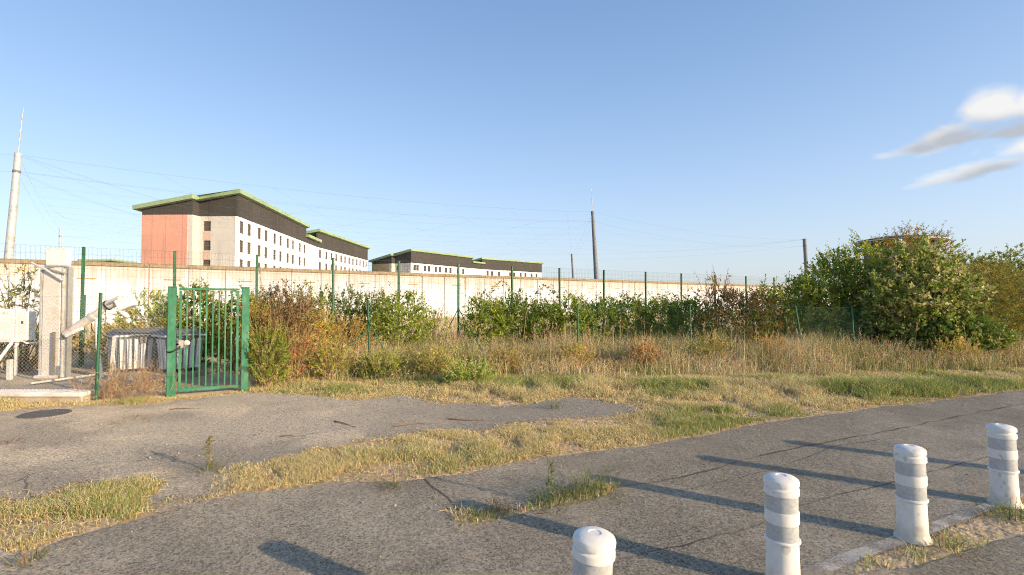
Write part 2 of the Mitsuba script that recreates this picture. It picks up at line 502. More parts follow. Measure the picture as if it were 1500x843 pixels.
ROAD_EDGE = [(30, 843), (61, 814), (76, 799), (104, 788), (148, 775), (191, 764), (239, 752), (300, 737), (352, 724), (430, 716), (500, 708), (582, 708), (622, 704), (685, 697), (752, 681), (818, 669), (950, 654), (1030, 640), (1125, 621), (1200, 610), (1300, 597), (1380, 588), (1500, 572), (1640, 556), (1800, 543)]
edge = [at(x, y)[:2] for x, y in ROAD_EDGE]
edge_line = LineString(edge)
er = ragged([np.append(p, 0) for p in edge], .05, 3, .06, closed=False)
q = np.array([edge_line.interpolate(s).coords[0] for s in np.arange(0, edge_line.length, .06)])
kk = np.column_stack([q * 1.3, np.full(len(q), 2.2)])
q = q + np.column_stack([meshkit.fbm(kk, 4, 1) - .5, meshkit.fbm(kk + 30, 4, 2) - .5]) * .26 + np.column_stack([meshkit.noise(q[:, [0, 1, 0]] * 9, 4) - .5, meshkit.noise(q[:, [0, 1, 0]] * 9, 6) - .5]) * .05
road_poly = Polygon(np.vstack([q, [[120, 20], [120, -60], [-30, -60], [-6.5, 2.2]]])).buffer(0)
# island of weeds that grew over the joint of the road
island = ragged(pts((650, 745), (668, 768), (690, 770), (755, 757), (800, 747), (893, 727), (905, 715), (880, 708), (800, 738), (760, 748), (690, 752)), .03, 8, .05)
strip_right = ragged(pts((1345, 800), (1400, 770), (1455, 748), (1500, 732), (1560, 715), (1700, 690), (1700, 715), (1560, 770), (1470, 790), (1400, 815), (1350, 835), (1250, 843), (1265, 820)), .05, 9, .06)
drive_poly = ragged(pts((-250, 640), (-120, 612), (0, 603), (60, 598), (140, 593), (190, 596), (250, 588), (310, 580), (370, 577), (420, 576), (455, 580), (520, 588), (560, 582), (600, 580), (640, 592), (690, 590), (730, 596), (770, 592), (840, 582), (900, 590), (945, 600), (905, 611), (840, 615), (790, 618), (745, 622), (700, 636), (640, 630), (560, 642), (500, 657), (420, 672), (345, 690), (318, 700), (345, 727), (250, 760), (226, 745), (250, 705), (150, 706), (85, 712), (40, 735), (0, 731), (-120, 745), (-300, 760)), .22, 5, .04)
drive_poly = drive_poly.union(ragged(pts((-60, 815), (0, 805), (30, 812), (60, 830), (40, 900), (-60, 900)), .08, 6, .04))
road_poly = road_poly.difference(island).difference(strip_right)
road_poly = max(getattr(road_poly, 'geoms', [road_poly]), key=lambda g: g.area)
whole('driveway', sheet(drive_poly, .005), 'drive_asphalt', 'worn tan asphalt apron in front of the green gate', kind='structure')
whole('road', sheet(road_poly, .010), 'road_asphalt', 'grey cracked asphalt road with bollards along it', kind='structure')
la, lb = at(1130, 862)[:2], at(1462, 739)[:2]
u = (lb - la) / np.linalg.norm(lb - la)
la, lb = la - u * 2.5, lb + u * 6
w = np.array([u[1], -u[0]])
whole('kerb_line', sheet(ragged([np.append(x, 0) for x in (la - w * .06, lb - w * .06, lb + w * .06, la + w * .06)], .012, 4, .05), .015), 'worn_white_paint', 'worn white painted line under the bollards', kind='structure')

# raised yard behind the left fence with its white kerb
yard = Polygon([(-30, 10.45), (-8.55, 10.45), (-8.1, 14.5), (-30, 16)])
m = trimesh.creation.extrude_polygon(yard, .14, engine='earcut')
whole('yard_floor', m, 'drive_asphalt', 'raised asphalt yard behind the chain link fence', kind='structure')
k = thing('low_kerb', 'low white topped concrete kerb below the chain link fence at left', 'kerb')
for i in range(5):
    x1 = -8.42 - i * 2.0
    part(k, 'block', box((x1 - .995, 10.25, .055), (1.98, .36, .11), bevel=.01), 'kerb_front')
    part(k, 'capping', box((x1 - .995, 10.25, .15), (1.985, .44, .075), bevel=.012), 'white_kerb')

# ------------------------------------------------------------------ perimeter wall
W0, WD = np.array([-45.0, 0.0]), None
wa, wb = np.array([-36.3, 36.3]), np.array([45.6, 97.8])
wd = (wb - wa) / np.linalg.norm(wb - wa)
wn = np.array([wd[1], -wd[0]])          # towards the camera side
wang = math.atan2(wd[1], wd[0])
wall = thing('perimeter_wall', 'long white panelled concrete wall with stained brown coping behind the fences', 'wall')
PW = 2.72
start = wa - wd * (((-36.3 + 32.3) / wd[0]) * -1 % PW) - wd * PW * 12
rng = np.random.default_rng(5)
npan = 72
pan = {}
for i in range(npan):
    c = start + wd * PW * (i + .5)
    off = rng.uniform(-.012, .012)
    cc = c + wn * off
    part(wall, 'panel', box((cc[0], cc[1], 2.32), (PW - .07, .24, 4.64), wang, .015), 'wall_panel')
    if i % 2 == 0:
        s = c + wn * (off + .13)
        part(wall, 'slot', box((s[0] + wd[0] * .2, s[1] + wd[1] * .2, 3.68 + rng.uniform(-.03, .03)), (1.15, .06, .085), wang), 'slot_brown')
        c2 = start + wd * PW * (i + 1)
        part(wall, 'coping', box((c2[0], c2[1], 4.80 + rng.uniform(-.012, .012)), (PW * 2 - .02, .52, .32), wang, .03), 'wall_coping')

# ------------------------------------------------------------------ prison buildings
def frame_of(o, d):
    """Maps facade coordinates (s along, z up, depth in) to world."""
    d = np.asarray(d, float) / np.linalg.norm(d)
    n = np.array([-d[1], d[0]])      # into the building (left of travel)
    M = np.eye(4)
    M[:3, 0] = [d[0], d[1], 0]
    M[:3, 1] = [0, 0, 1]
    M[:3, 2] = [-n[0], -n[1], 0]
    M[:3, 3] = [o[0], o[1], 0]
    return M


def wall_with_holes(o, d, outline, holes, thick=.35):
    poly = Polygon(outline, [[(x0, z0), (x1, z0), (x1, z1), (x0, z1)] for x0, x1, z0, z1 in holes])
    m = trimesh.creation.extrude_polygon(poly, thick, engine='earcut')
    m.apply_translation([0, 0, -thick])
    m.apply_transform(frame_of(o, d))
    return m


def facade_box(o, d, x0, x1, z0, z1, y0, y1):
    m = trimesh.creation.box((x1 - x0, z1 - z0, y1 - y0))
    m.apply_translation([(x0 + x1) / 2, (z0 + z1) / 2, (y0 + y1) / 2])
    m.apply_transform(frame_of(o, d))
    return m


def windows(b, o, d, holes, bars=False):
    for x0, x1, z0, z1 in holes:
        fr = cat_mesh([facade_box(o, d, x0, x0 + .07, z0, z1, -.22, -.12), facade_box(o, d, x1 - .07, x1, z0, z1, -.22, -.12), facade_box(o, d, x0 + .07, x1 - .07, z0, z0 + .07, -.22, -.12), facade_box(o, d, x0 + .07, x1 - .07, z1 - .07, z1, -.22, -.12), facade_box(o, d, x0 + .07, x1 - .07, (z0 + z1) / 2 - .03, (z0 + z1) / 2 + .03, -.22, -.14)])
        w = part(b, 'window', fr, 'window_frame')
        scene[w + '__pane'] = mikit.ply(facade_box(o, d, x0 + .005, x1 - .005, z0 + .005, z1 - .005, -.30, -.235), 'window_glass')


def roof_slab(corners, z, thick):
    """corners (n,2), z (n,) of the top: a slab with its rim."""
    c, z = np.asarray(corners, float), np.asarray(z, float)
    n = len(c)
    v = np.vstack([np.column_stack([c, z]), np.column_stack([c, z - thick])])
    f = [[0, i, i + 1] for i in range(1, n - 1)] + [[n, n + i + 1, n + i] for i in range(1, n - 1)]
    for i in range(n):
        j = (i + 1) % n
        f += [[i, n + j, j], [i, n + i, n + j]]
    m = trimesh.Trimesh(v, f, process=False)
    m.fix_normals()
    return m


def block(label, corner, fdir, f2dir, gdir, wing1, gap, wing2, gw, gstep, stories, ztop1, ztop2, zband, zroof, gable_cols, wpairs, wing2_pairs, win_w, drop=2.5):
    """A cell block: a gable end of width gw turned to the camera, then along its front wing 1, a low link and wing 2."""
    b = thing('cell_block', label, 'building')
    f = np.asarray(fdir, float) / np.linalg.norm(fdir)
    g = np.asarray(gdir, float) / np.linalg.norm(gdir)
    f2 = np.asarray(f2dir, float) / np.linalg.norm(f2dir)
    corner = np.asarray(corner, float)
    knee = corner + f * (wing1 + gap)
    L = wing1 + gap + wing2
    holes, holes2 = [], []
    L1 = wing1 + gap
    for row in range(stories):
        z1 = zband - .55 - row * 3.0
        for s in wpairs:
            holes.append((s, s + win_w, z1 - 1.95, z1))
    for row in range(stories):
        z1 = zband - .55 - row * 3.0
        for s in wing2_pairs:
            holes2.append((s, s + win_w, z1 - 1.95, z1))
    # front (its outside is on the right of the travel direction f)
    part(b, 'front_wall', wall_with_holes(corner, f, [(0, 0), (L1, 0), (L1, zband), (0, zband)], holes), 'facade_white')
    part(b, 'front_wall', wall_with_holes(knee, f2, [(.01, 0), (wing2, 0), (wing2, zband), (.01, zband)], holes2), 'facade_white')
    windows(b, corner, f, holes)
    windows(b, knee, f2, holes2)
    part(b, 'backing', facade_box(corner, f, .2, L1 - .2, 0, zband - .1, -.9, -.36), 'window_frame')
    part(b, 'backing', facade_box(knee, f2, .2, wing2 - .2, 0, zband - .1, -.9, -.36), 'window_frame')
    part(b, 'upper_band', facade_box(corner, f, 0, wing1, zband + .01, zroof(0, 0) - .3, -.33, .04), 'facade_dark')
    part(b, 'upper_band', facade_box(corner, f, wing1, wing1 + gap, zband + .01, ztop1, -.33, .03), 'facade_dark')
    part(b, 'upper_band', facade_box(knee, f2, .02, wing2, zband + .01, zroof(0, 0) + ztop2 - .3, -.33, .045), 'facade_dark')
    part(b, 'end_wall', facade_box(knee + f2 * (wing2 - .01), -g, 0.36, gw, 0, zband + 1.2, -.3, 0), 'facade_grey')
    # gable: outside faces the camera; coordinates run from the left end to the corner
    gl = corner - g * gw
    s1 = gw * .53
    back = -np.array([-g[1], g[0]])
    gh = [(s1 + 1.15, s1 + 2.35, zband - 2.3 - r * 3.0, zband - .75 - r * 3.0) for r in range(stories + 1)]
    part(b, 'gable_wall', wall_with_holes(gl, g, [(s1 + .5, 0), (gw - .02, 0), (gw - .02, zband), (s1 + .5, zband)], gh), gable_cols[1])
    windows(b, gl, g, gh)
    part(b, 'backing', facade_box(gl, g, s1 + .6, gw - .5, 0, zband - .1, -.9, -.36), 'window_frame')
    for r in range(stories + 1):
        part(b, 'spandrel', facade_box(gl, g, s1 + 1.15, s1 + 2.35, zband - 3.7 - r * 3.0, zband - 2.36 - r * 3.0, -.1, .03), 'spandrel_reflection')
    part(b, 'projecting_wall', cat_mesh([facade_box(gl, g, 0, s1 / 2 - .02, 0, zband, -6, gstep), facade_box(gl, g, s1 / 2 + .02, s1 - .3, 0, zband, -6, gstep)]), gable_cols[0])
    part(b, 'return_wall', facade_box(gl, g, s1 - .3, s1 + .5, 0, zband, -6, gstep - .06), gable_cols[1])
    # dark upper storey on the gable follows the roof slope
    def zr(s):
        return zroof(0, 0) - drop * (1 - s / gw) - .28
    part(b, 'upper_band', wall_with_holes(gl, g, [(s1 + .5, zband + .01), (gw - .05, zband + .01), (gw - .05, zr(gw)), (s1 + .5, zr(s1 + .5))], [], 1.0), 'facade_dark')
    up = Polygon([(0, zband + .01), (s1 + .5, zband + .01), (s1 + .5, zr(s1 + .5)), (0, zr(0))])
    m = trimesh.creation.extrude_polygon(up, 7 + gstep - .03, engine='earcut')
    m.apply_translation([0, 0, -7])
    m.apply_transform(frame_of(gl, g))
    part(b, 'upper_band', m, 'facade_dark')
    # monopitch roofs with thick green rims, high along the front
    fo = np.array([f[1], -f[0]])
    go = np.array([g[1], -g[0]])
    A = corner + fo * .75
    zt, ov = zroof(0, 0), .8
    sl = drop / gw
    r1 = roof_slab([gl - g * .9 + go * (gstep + ov), gl + g * (s1 + .9) + go * (gstep + ov), gl + g * (s1 + .9) + go * ov, A + go * ov, A + f * (wing1 + .4), gl - g * .9 + f * (wing1 + .4)], [zt - drop - sl * .9, zt - drop + sl * (s1 + .9), zt - drop + sl * (s1 + .9), zt + .1, zt + .1, zt - drop - sl * .9], .62)
    part(b, 'roof', r1, 'roof_green')
    B = A + f * wing1
    r2 = roof_slab([B - f * .3, B + f * (gap + 1.5), B + f * (gap + 1.5) - g * 9, B - f * .3 - g * 9], [ztop1 + .5] * 4, .6)
    part(b, 'link_roof', r2, 'roof_green')
    Cc = knee + np.array([f2[1], -f2[0]]) * .75
    E2 = Cc + f2 * (wing2 + .8)
    z2 = zt + ztop2
    r3 = roof_slab([Cc - f2 * .6, E2, E2 - g * (gw + 1), Cc - f2 * .6 - g * (gw + 1)], [z2 + .1, z2 + .1, z2 - drop, z2 - drop], .62)
    part(b, 'roof', r3, 'roof_green')
    part(b, 'upper_band', facade_box(knee, g * 1.0, -gw * .55, -.35, zband + .4, z2 - drop * .55 - .7, -.3, 0), 'facade_dark')
    return b


c1 = far(344.5, 317, 79)[:2]
block('nearer cell block with coral gable, dark top storey and green roof rim', c1 + [.35, 0], (-.113, 1), (.012, 1), (1, -.03), 37, 9.5, 42, 13.9, 1.6, 3, 17.0 - .6, .35, 15.0, lambda a, b_: 19.0,
      ('facade_coral', 'facade_grey'), [1.0, 4.0, 8.4, 11.6, 16.0, 19.3, 23.7, 27.0, 31.8, 35.2], [1.2, 5.4, 9.0, 12.5, 16.4, 19.6, 23.2, 26.6, 30.2, 33.4, 36.8, 39.8], 1.5)
c2 = far(602, 368, 170)[:2]
block('farther cell block behind the wall with tan gable and green roof rims', c2, (18.1, 30), (.7, .71), (30, -18.1), 35, 6.6, 36.5, 16.4, 1.6, 2, 16.7, .1, 14.4, lambda a, b_: 18.9,
      ('facade_tan', 'facade_grey'), [1.2, 2.6, 6.4, 8.6, 12.2, 14.5, 18.0, 20.6, 25.2, 28.4], [2.5, 5, 9, 15.5, 18, 22, 25, 29, 32.2], 1.3, drop=3.0)
# low far block of which only the roof rim looks over the wall
p = far(112, 380, 150)[:2]
b = thing('flat_roofed_block', 'thin green flat roof showing just over the wall behind the tall post', 'building')
part(b, 'wall', box((p[0] + 5, p[1] + 6, 6.6), (9.0, 8, 13.2)), 'facade_white')
part(b, 'roof', box((p[0] + 5, p[1] + 5.5, 13.75), (10.6, 10, .55), bevel=.1), 'roof_green')

# round tower behind the trees
p = far(1318, 348, 130)[:2]
b = thing('round_tower', 'round grey tower with a flat overhanging roof half hidden behind the large tree', 'tower')
part(b, 'drum', lathe([[0, 0], [7.6, 0], [7.6, 16.2], [0, 16.2]], 48).apply_translation([p[0], p[1], 0]), 'tower_grey', smooth=30)
part(b, 'roof', lathe([[0, 16.25], [9.4, 16.25], [9.6, 16.6], [9.3, 17.3], [5, 18.0], [0, 18.1]], 48).apply_translation([p[0], p[1], 0]), 'tower_grey', smooth=30)
part(b, 'rail', lathe([[9.6, 16.75], [9.75, 16.75], [9.75, 16.95], [9.6, 16.95]], 48).apply_translation([p[0], p[1], 0]), 'steel_grey')

# ------------------------------------------------------------------ masts and the cable net over the yard
def mast(label, bx, by, depth, tx, ty, r0, r1, rod=None, group=None, paint='steel_grey'):
    t = thing('mast', label, 'mast', group)
    top = far(tx, ty, depth)
    bot = far(bx, by, depth)
    d = (bot - top) / (bot - top)[2]
    bot = top + d * (-top[2])
    prof = [bot + (top - bot) * s for s in np.linspace(0, 1, 9)]
    part(t, 'pole', tube(prof, np.linspace(r0 * 1.15, r1, 9), 20), paint, smooth=40)
    e = unit(top - bot)
    part(t, 'cap', tube([top - e * .15, top + e * .12], [r1 * 1.12, r1 * 1.12], 16), paint, smooth=40)
    part(t, 'collar', tube([top - e * 1.5, top - e * 1.3], [r1 * 1.2, r1 * 1.2], 16), 'cable_steel', smooth=40)
    if rod:
        rt = far(rod[0], rod[1], depth)
        part(t, 'rod', tube([top, top + (rt - top) * .75, rt], [.04, .03, .012], 6), 'galvanised')
        part(t, 'finial', tube([top + (rt - top) * .74, top + (rt - top) * .80], [.07, .07], 8), 'galvanised')
    return top, top - e * 1.4


m1, m1b = mast('thick pale mast with lightning rod rising behind the left end of the wall', 13, 375, 42, 26.5, 227, .30, .225, (34.5, 158))
m2, m2b = mast('slim grey mast with lightning rod beyond the far cell block', 873.5, 405, 75, 868, 311, .36, .22, (866, 270), paint='mast_dark')
m3, m3b = mast('dark bare mast without rod left of the large tree', 1182.5, 412, 110, 1178.5, 351, .42, .36, paint='mast_dark')
m4, m4b = mast('thin distant mast just left of the slim grey mast', 839.5, 406, 140, 837.5, 373, .32, .24, (837, 358), paint='mast_dark')
m5, m5b = mast('thin distant mast above the white box at left', 88, 362, 93, 88, 335, .22, .16)
net = thing('cable_net', 'sagging steel cable net hung between the masts over the prison yard', 'cable net')


def sagged(a, b, sag, n=14):
    s = np.linspace(0, 1, n)[:, None]
    p = a * (1 - s) + b * s
    p[:, 2] -= (4 * s * (1 - s))[:, 0] * sag
    return p


def cable(p, r=.021):
    part(net, 'cable', tube(p, r * .26, 4, cap=False), 'cable_steel')


off = m1 + np.array([-22, -2, 1.5])
mains = [sagged(m1, m2, .9), sagged(m1b, m2b, 1.1), sagged(m2, m3, 1.2), sagged(m2b, m3b, 1.5), sagged(m5, m4, 1.6), sagged(m5b, m4b, 2.2)]
for c in mains: cable(c, .024)
cable(sagged(off, m1, .5)); cable(sagged(off - [0, 0, 1.6], m1b, .5))
for a, b_ in ((m1, m5), (m1b, m5b), (m2, m4), (m2b, m4b), (m3, m4), (m3b, m4b)): cable(sagged(a, b_, .8), .022)
for i in range(0, 14, 2):
    cable(sagged(mains[0][i], mains[4][min(13, i + 4)], 1.2, 10), .016)
    cable(sagged(mains[1][min(13, i + 3)], mains[5][max(0, i - 3)], 1.4, 10), .015)
for s in (.1, .2, .3, .4, .5, .6, .7, .8, .9):
    a = mains[0] * (1 - s) + mains[4] * s
    a = a.copy()
    a[:, 2] -= .8 * 4 * s * (1 - s)
    cable(a, .017)
for s in (.25, .5, .75):
    cable(sagged(m2 * (1 - s) + m4 * s, m3, 1.6), .017)
    cable(sagged(m1 + (m5 - m1) * s, m1b + [6 * s, 3, -3.2 - s], .4, 8), .013)
for dx, dz in ((7, -4.2), (11, -5.6), (15, -4.0), (20, -5.6)):
    cable(sagged(m1 if dx > 12 else m1b, m1 + np.array([dx, dx * .9, dz]), .5, 8), .016)

# ------------------------------------------------------------------ tall welded mesh fence
TF = [120.5, 255.5, 376, 488, 584, 671.5, 750, 820, 884.5, 946, 998, 1047.5, 1093]
HF = 3.5
fa, fb = np.array([-12.08, 14.4]), np.array([14.7, 32.1])
tf = thing('tall_fence', 'tall green welded mesh security fence standing in front of the white wall', 'fence')


def on_line(px, a=fa, b=fb):
    k = (px - 750) / 750
    s = (k * a[1] - a[0]) / ((b[0] - a[0]) - k * (b[1] - a[1]))
    return a + (b - a) * s


posts = [on_line(x) for x in (-160, -8)] + [on_line(x) for x in TF] + [on_line(x) for x in (1134, 1170)]
fd = unit(fb - fa)
fang = math.atan2(fd[1], fd[0])
rng = np.random.default_rng(11)
for q_ in posts:
    tilt = rng.normal(0, .006)
    part(tf, 'post', box((q_[0], q_[1], HF / 2), (.075, .09, HF), fang, .012, ry=tilt), 'green_post')
s0, s1_ = np.dot(posts[0] - fa, fd), np.dot(posts[-1] - fa, fd)
off2 = np.array([fd[1], -fd[0]]) * .055
A, B = [], []
for s in np.arange(s0, s1_, .10):
    p = fa + fd * s + off2
    A.append([p[0], p[1], .05]); B.append([p[0], p[1], HF - .02])
for z in np.arange(.08, HF, .20):
    pa, pb = fa + fd * s0 + off2, fa + fd * s1_ + off2
    A.append([pa[0], pa[1], z]); B.append([pb[0], pb[1], z])
part(tf, 'welded_mesh', wires(A, B, .0024), 'mesh_wire', kind='stuff')
# raking stays at the post with braces
bp = on_line(671.5)
for tx_, ty_ in ((645, 503), (722, 545)):
    e = at(tx_, ty_)
    part(tf, 'stay', tube([[bp[0], bp[1], 1.66], [e[0] * .98, e[1] * .98 + .3, .05]], .018, 8), 'green_post', smooth=True)

# ------------------------------------------------------------------ chain link fences
def chainlink(a, b, z0, z1, step, r, seed=0, wav=0.0):
    """A diamond mesh between the ground points a and b."""
    a, b = np.asarray(a, float), np.asarray(b, float)
    L = np.linalg.norm(b - a)
    d = (b - a) / L
    H = z1 - z0
    A, B = [], []
    for sgn in (1, -1):
        for s in np.arange(-H, L + H, step):
            # wire runs from (s,0) to (s+sgn*H,H), clipped to 0..L
            s_0, s_1 = s, s + sgn * H
            lo, hi = 0.0, 1.0
            for lim, up_ in ((0, False), (L, True)):
                ds = s_1 - s_0
                t = (lim - s_0) / ds
                if (ds > 0) != up_:
                    lo = max(lo, t)
                else:
                    hi = min(hi, t)
            if hi - lo > 1e-3:
                o = .003 * sgn
                for q0, q1 in ((lo, lo + (hi - lo) / 2), (lo + (hi - lo) / 2, hi)):
                    pa = a + d * (s_0 + (s_1 - s_0) * q0)
                    pb = a + d * (s_0 + (s_1 - s_0) * q1)
                    A.append([pa[0] - d[1] * o, pa[1] + d[0] * o, z0 + H * q0])
                    B.append([pb[0] - d[1] * o, pb[1] + d[0] * o, z0 + H * q1])
    m = wires(A, B, r)
    if wav:
        v = m.vertices
        n = (meshkit.noise(np.column_stack([v[:, 0] * .6, v[:, 1] * .6, v[:, 2] * .8 + seed])) - .5) * wav
        m.vertices = v + np.outer(n, [-d[1], d[0], 0])
    return m


gl_ = at(250, 581)[:2]
lf = thing('chain_link_fence', 'galvanised chain link fence with green posts left of the green gate', 'fence')
lpts = [np.array([-17.5, 9.9]), np.array([-12.3, 9.98]), at(139, 588)[:2], gl_ + [-.1, .02]]
for a, b_ in zip(lpts[:-1], lpts[1:]):
    part(lf, 'mesh', chainlink(a, b_, .08, 2.08, .072, .0017, 1, .06), 'galvanised', kind='stuff')
    for z in (.1, 1.05, 2.08):
        part(lf, 'strand', wires([[a[0], a[1], z]], [[b_[0], b_[1], z]], .0022), 'galvanised')
for q_, h in ((lpts[1], 2.15), (lpts[2], 2.15)):
    part(lf, 'post', tube([[q_[0], q_[1] + .03, 0], [q_[0] + .05, q_[1] + .03, h]], .030, 10), 'green_post', smooth=40)
q_ = at(121, 541)
part(lf, 'post', tube([[q_[0], q_[1], 0], [q_[0] + .02, q_[1], 2.15]], .028, 10), 'green_post', smooth=40)

rf = thing('green_fence', 'sagging green chain link fence with leaning posts along the verge', 'fence')
rp = [(np.array([-3.95, 14.3]), np.array([-4.03, 14.3]), 2.02), (np.array([2.08, 16.1]), np.array([2.06, 16.1]), 1.85), (np.array([5.95, 17.0]), np.array([5.9, 17.0]), 1.86), (np.array([9.75, 17.1]), np.array([9.45, 17.1]), 1.82),
      (np.array([11.75, 17.6]), np.array([11.67, 17.6]), 1.80), (np.array([13.5, 18.0]), np.array([13.35, 18.0]), 1.6), (np.array([16.9, 18.6]), np.array([16.9, 18.6]), 1.6)]
for b0, t0, h in rp:
    part(rf, 'post', tube([[b0[0], b0[1], 0], [t0[0], t0[1], h]], .028, 10), 'green_rust_post', smooth=40)
for i in range(1, 6):
    a, b_ = rp[i][0], rp[i + 1][0]
    part(rf, 'mesh', chainlink(a, b_, .05, (rp[i][2] + rp[i + 1][2]) / 2 - .04, .075, (.0007, .0009, .0014, .0014, .0014)[i - 1], i, .12), 'green_wire', kind='stuff')
    part(rf, 'strand', wires([[a[0], a[1], rp[i][2] - .05]], [[b_[0], b_[1], rp[i + 1][2] - .05]], .004), 'green_wire')
part(rf, 'stay', tube([[-4.0, 14.27, 1.45], [-3.2, 14.1, .05]], .017, 8), 'green_post', smooth=40)
sag_a, sag_b = rp[0][0], rp[1][0]
s = np.linspace(0, 1, 40)
pa = np.outer(1 - s, [-5.9, 12.0, .75]) + np.outer(s, [-4.0, 14.25, 1.2])
pa[:, 2] -= 4 * s * (1 - s) * .55
part(rf, 'collapsed_roll', tube(pa, .010 + .012 * np.sin(s * 9) ** 2, 6), 'green_post', smooth=True, label='rolled down green mesh hanging in the weeds')
m = chainlink(sag_a, sag_b, .05, .8, .075, .0011, 4, .3)
part(rf, 'mesh', m, 'green_wire', kind='stuff')

# ------------------------------------------------------------------ green gate
gate = thing('green_gate', 'green barred steel gate between two square posts', 'gate')
gr_ = at(358, 573)[:2]
gd = unit(gr_ - gl_)
gang = math.atan2(gd[1], gd[0])
GW = np.linalg.norm(gr_ - gl_)
H = 2.27


def gp(s, z, o=0.0):
    p = gl_ + gd * s + np.array([-gd[1], gd[0]]) * o
    return (p[0], p[1], z)


for s in (0, GW):
    k = part(gate, 'post', box(gp(s, H / 2), (.15, .15, H), gang, .012), 'green_paint')
    scene[k + '__cap'] = mikit.ply(box(gp(s, H + .008), (.156, .156, .016), gang, .004), 'green_paint')
part(gate, 'top_rail', box(gp(GW / 2, 2.235), (GW - .24, .045, .045), gang, .006), 'green_paint')
part(gate, 'bottom_rail', box(gp(GW / 2, .12), (GW - .24, .045, .07), gang, .006), 'green_paint')
xs = np.linspace(.15, GW - .15, 10)
for i, s in enumerate(xs):
    wdt = .05 if i in (0, 9) else .03
    part(gate, 'bar', box(gp(s, 1.178), (wdt, .03, 2.045), gang, .004), 'green_paint')
part(gate, 'lock_box', box(gp(.17, 1.08, -.035), (.09, .05, .17), gang, .01), 'galvanised')
a_ = np.linspace(0, 2 * np.pi, 22)
loop = np.array([gp(.045 + .115 * math.cos(t), 1.0 + .05 * math.cos(t) + .055 * math.sin(t), .11 * math.sin(t) - .02) for t in a_])
part(gate, 'chain', tube(loop, .016, 8, cap=False), 'black_plastic', smooth=True, label='black sleeved chain looped round the gate post')
part(gate, 'hinge', box(gp(GW - .1, 1.9), (.1, .05, .06), gang, .01), 'rust_brown')
part(gate, 'hinge', box(gp(GW - .1, .4), (.1, .05, .06), gang, .01), 'rust_brown')
bag = trimesh.creation.icosphere(3, 1.0)
v = bag.vertices * (1 + .35 * (meshkit.noise(bag.vertices * 2.2 + 5)[:, None] - .5))
bag.vertices = v * [.065, .04, .06] + np.array(gp(.27, 1.10, -.05))
whole('litter_bag', bag, 'litter_white', 'crumpled white plastic bag caught on the green gate bars', 'bag', smooth=True)

# ------------------------------------------------------------------ waste containers
def bin_(label, c, rz, z=0.0, W=1.2, ribs=7):
    t = thing('waste_container', label, 'bin', 'wheeled waste containers behind the gate')
    M = trimesh.transformations.rotation_matrix(rz, [0, 0, 1])
    M[:3, 3] = [c[0], c[1], z]

    def add(n, m, b, **k):
        m = m.copy(); m.apply_transform(M)
        return part(t, n, m, b, **k)
    D = .74
    v = np.array([[sx * (W / 2 - (0 if zz else .07)), sy * (D / 2 - (0 if zz else .05)), .22 + zz * .86] for zz in (0, 1) for sx in (-1, 1) for sy in (-1, 1)])
    add('body', trimesh.convex.convex_hull(v), 'bin_rib_shade')
    for i in range(ribs):
        x = -W / 2 + .13 + i * (W - .26) / (ribs - 1)
        xb = x * .9
        r = trimesh.convex.convex_hull(np.array([[xx + e, y, zz] for (xx, zz, y0) in ((xb, .24, -D / 2 + .05), (x, 1.0, -D / 2)) for e in (-.048, .048) for y in (y0 - .05, y0 + .03)]))
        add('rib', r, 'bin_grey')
    for i in range(4):
        y = -D / 2 + .12 + i * (D - .24) / 3
        for sx in (-1, 1):
            r = trimesh.convex.convex_hull(np.array([[sx * (xx + o), y * (1 if zz > .5 else .9) + e, zz] for (xx, zz) in ((W / 2 - .07, .24), (W / 2, 1.0)) for e in (-.045, .045) for o in (-.03, .03)]))
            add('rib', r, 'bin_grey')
    add('rim', box((0, 0, 1.085), (W + .10, D + .10, .06), bevel=.015), 'bin_grey')
    v = np.array([[sx * (W / 2 + .06 - (0 if zz == 0 else .16)), sy * (D / 2 + .06 - (0 if zz == 0 else .2)), 1.12 + zz] for zz in (0, .04, .12) for sx in (-1, 1) for sy in (-1, 1)])
    add('lid', trimesh.convex.convex_hull(v), 'bin_lid')
    add('handle', tube([[-.28, -D / 2 - .05, 1.08], [-.26, -D / 2 - .13, 1.09], [.26, -D / 2 - .13, 1.09], [.28, -D / 2 - .05, 1.08]], .018, 8), 'bin_lid', smooth=40)
    add('flap', trimesh.convex.convex_hull(np.array([[-.16, -D / 2 - .062, 1.06], [.16, -D / 2 - .062, 1.06], [.07, -D / 2 - .062, .88], [-.07, -D / 2 - .062, .88], [-.16, -D / 2 - .04, 1.06], [.16, -D / 2 - .04, 1.06], [.07, -D / 2 - .04, .88], [-.07, -D / 2 - .04, .88]])), 'bin_lid')
    for sx in (-1, 1):
        for sy in (-1, 1):
            w_ = trimesh.creation.cylinder(.095, .05, sections=20)
            w_.apply_transform(trimesh.transformations.rotation_matrix(np.pi / 2, [0, 1, 0]))
            w_.apply_translation([sx * (W / 2 - .2), sy * .24, .095])
            add('wheel', w_, 'black_plastic', smooth=40)
            add('castor', box((sx * (W / 2 - .2), sy * .24, .19), (.07, .09, .08)), 'black_plastic')
    return t


bin_('grey ribbed wheeled waste container left of the gate post, nearest the pillar', (-9.88, 13.6), .86)
bin_('grey ribbed wheeled waste container seen behind the gate bars', (-8.76, 13.5), .98, W=.9, ribs=5)
# black sack added between them as the shaded side of the second container
sk = trimesh.creation.icosphere(3, 1.0)
sk.vertices = sk.vertices * (1 + .3 * (meshkit.noise(sk.vertices * 2.5)[:, None] - .5)) * [.12, .13, .57] + [-9.17, 13.28, .60]
whole('black_sack', sk, 'black_plastic', 'narrow black upright sack standing upright between the two grey waste containers', 'filler', smooth=True)

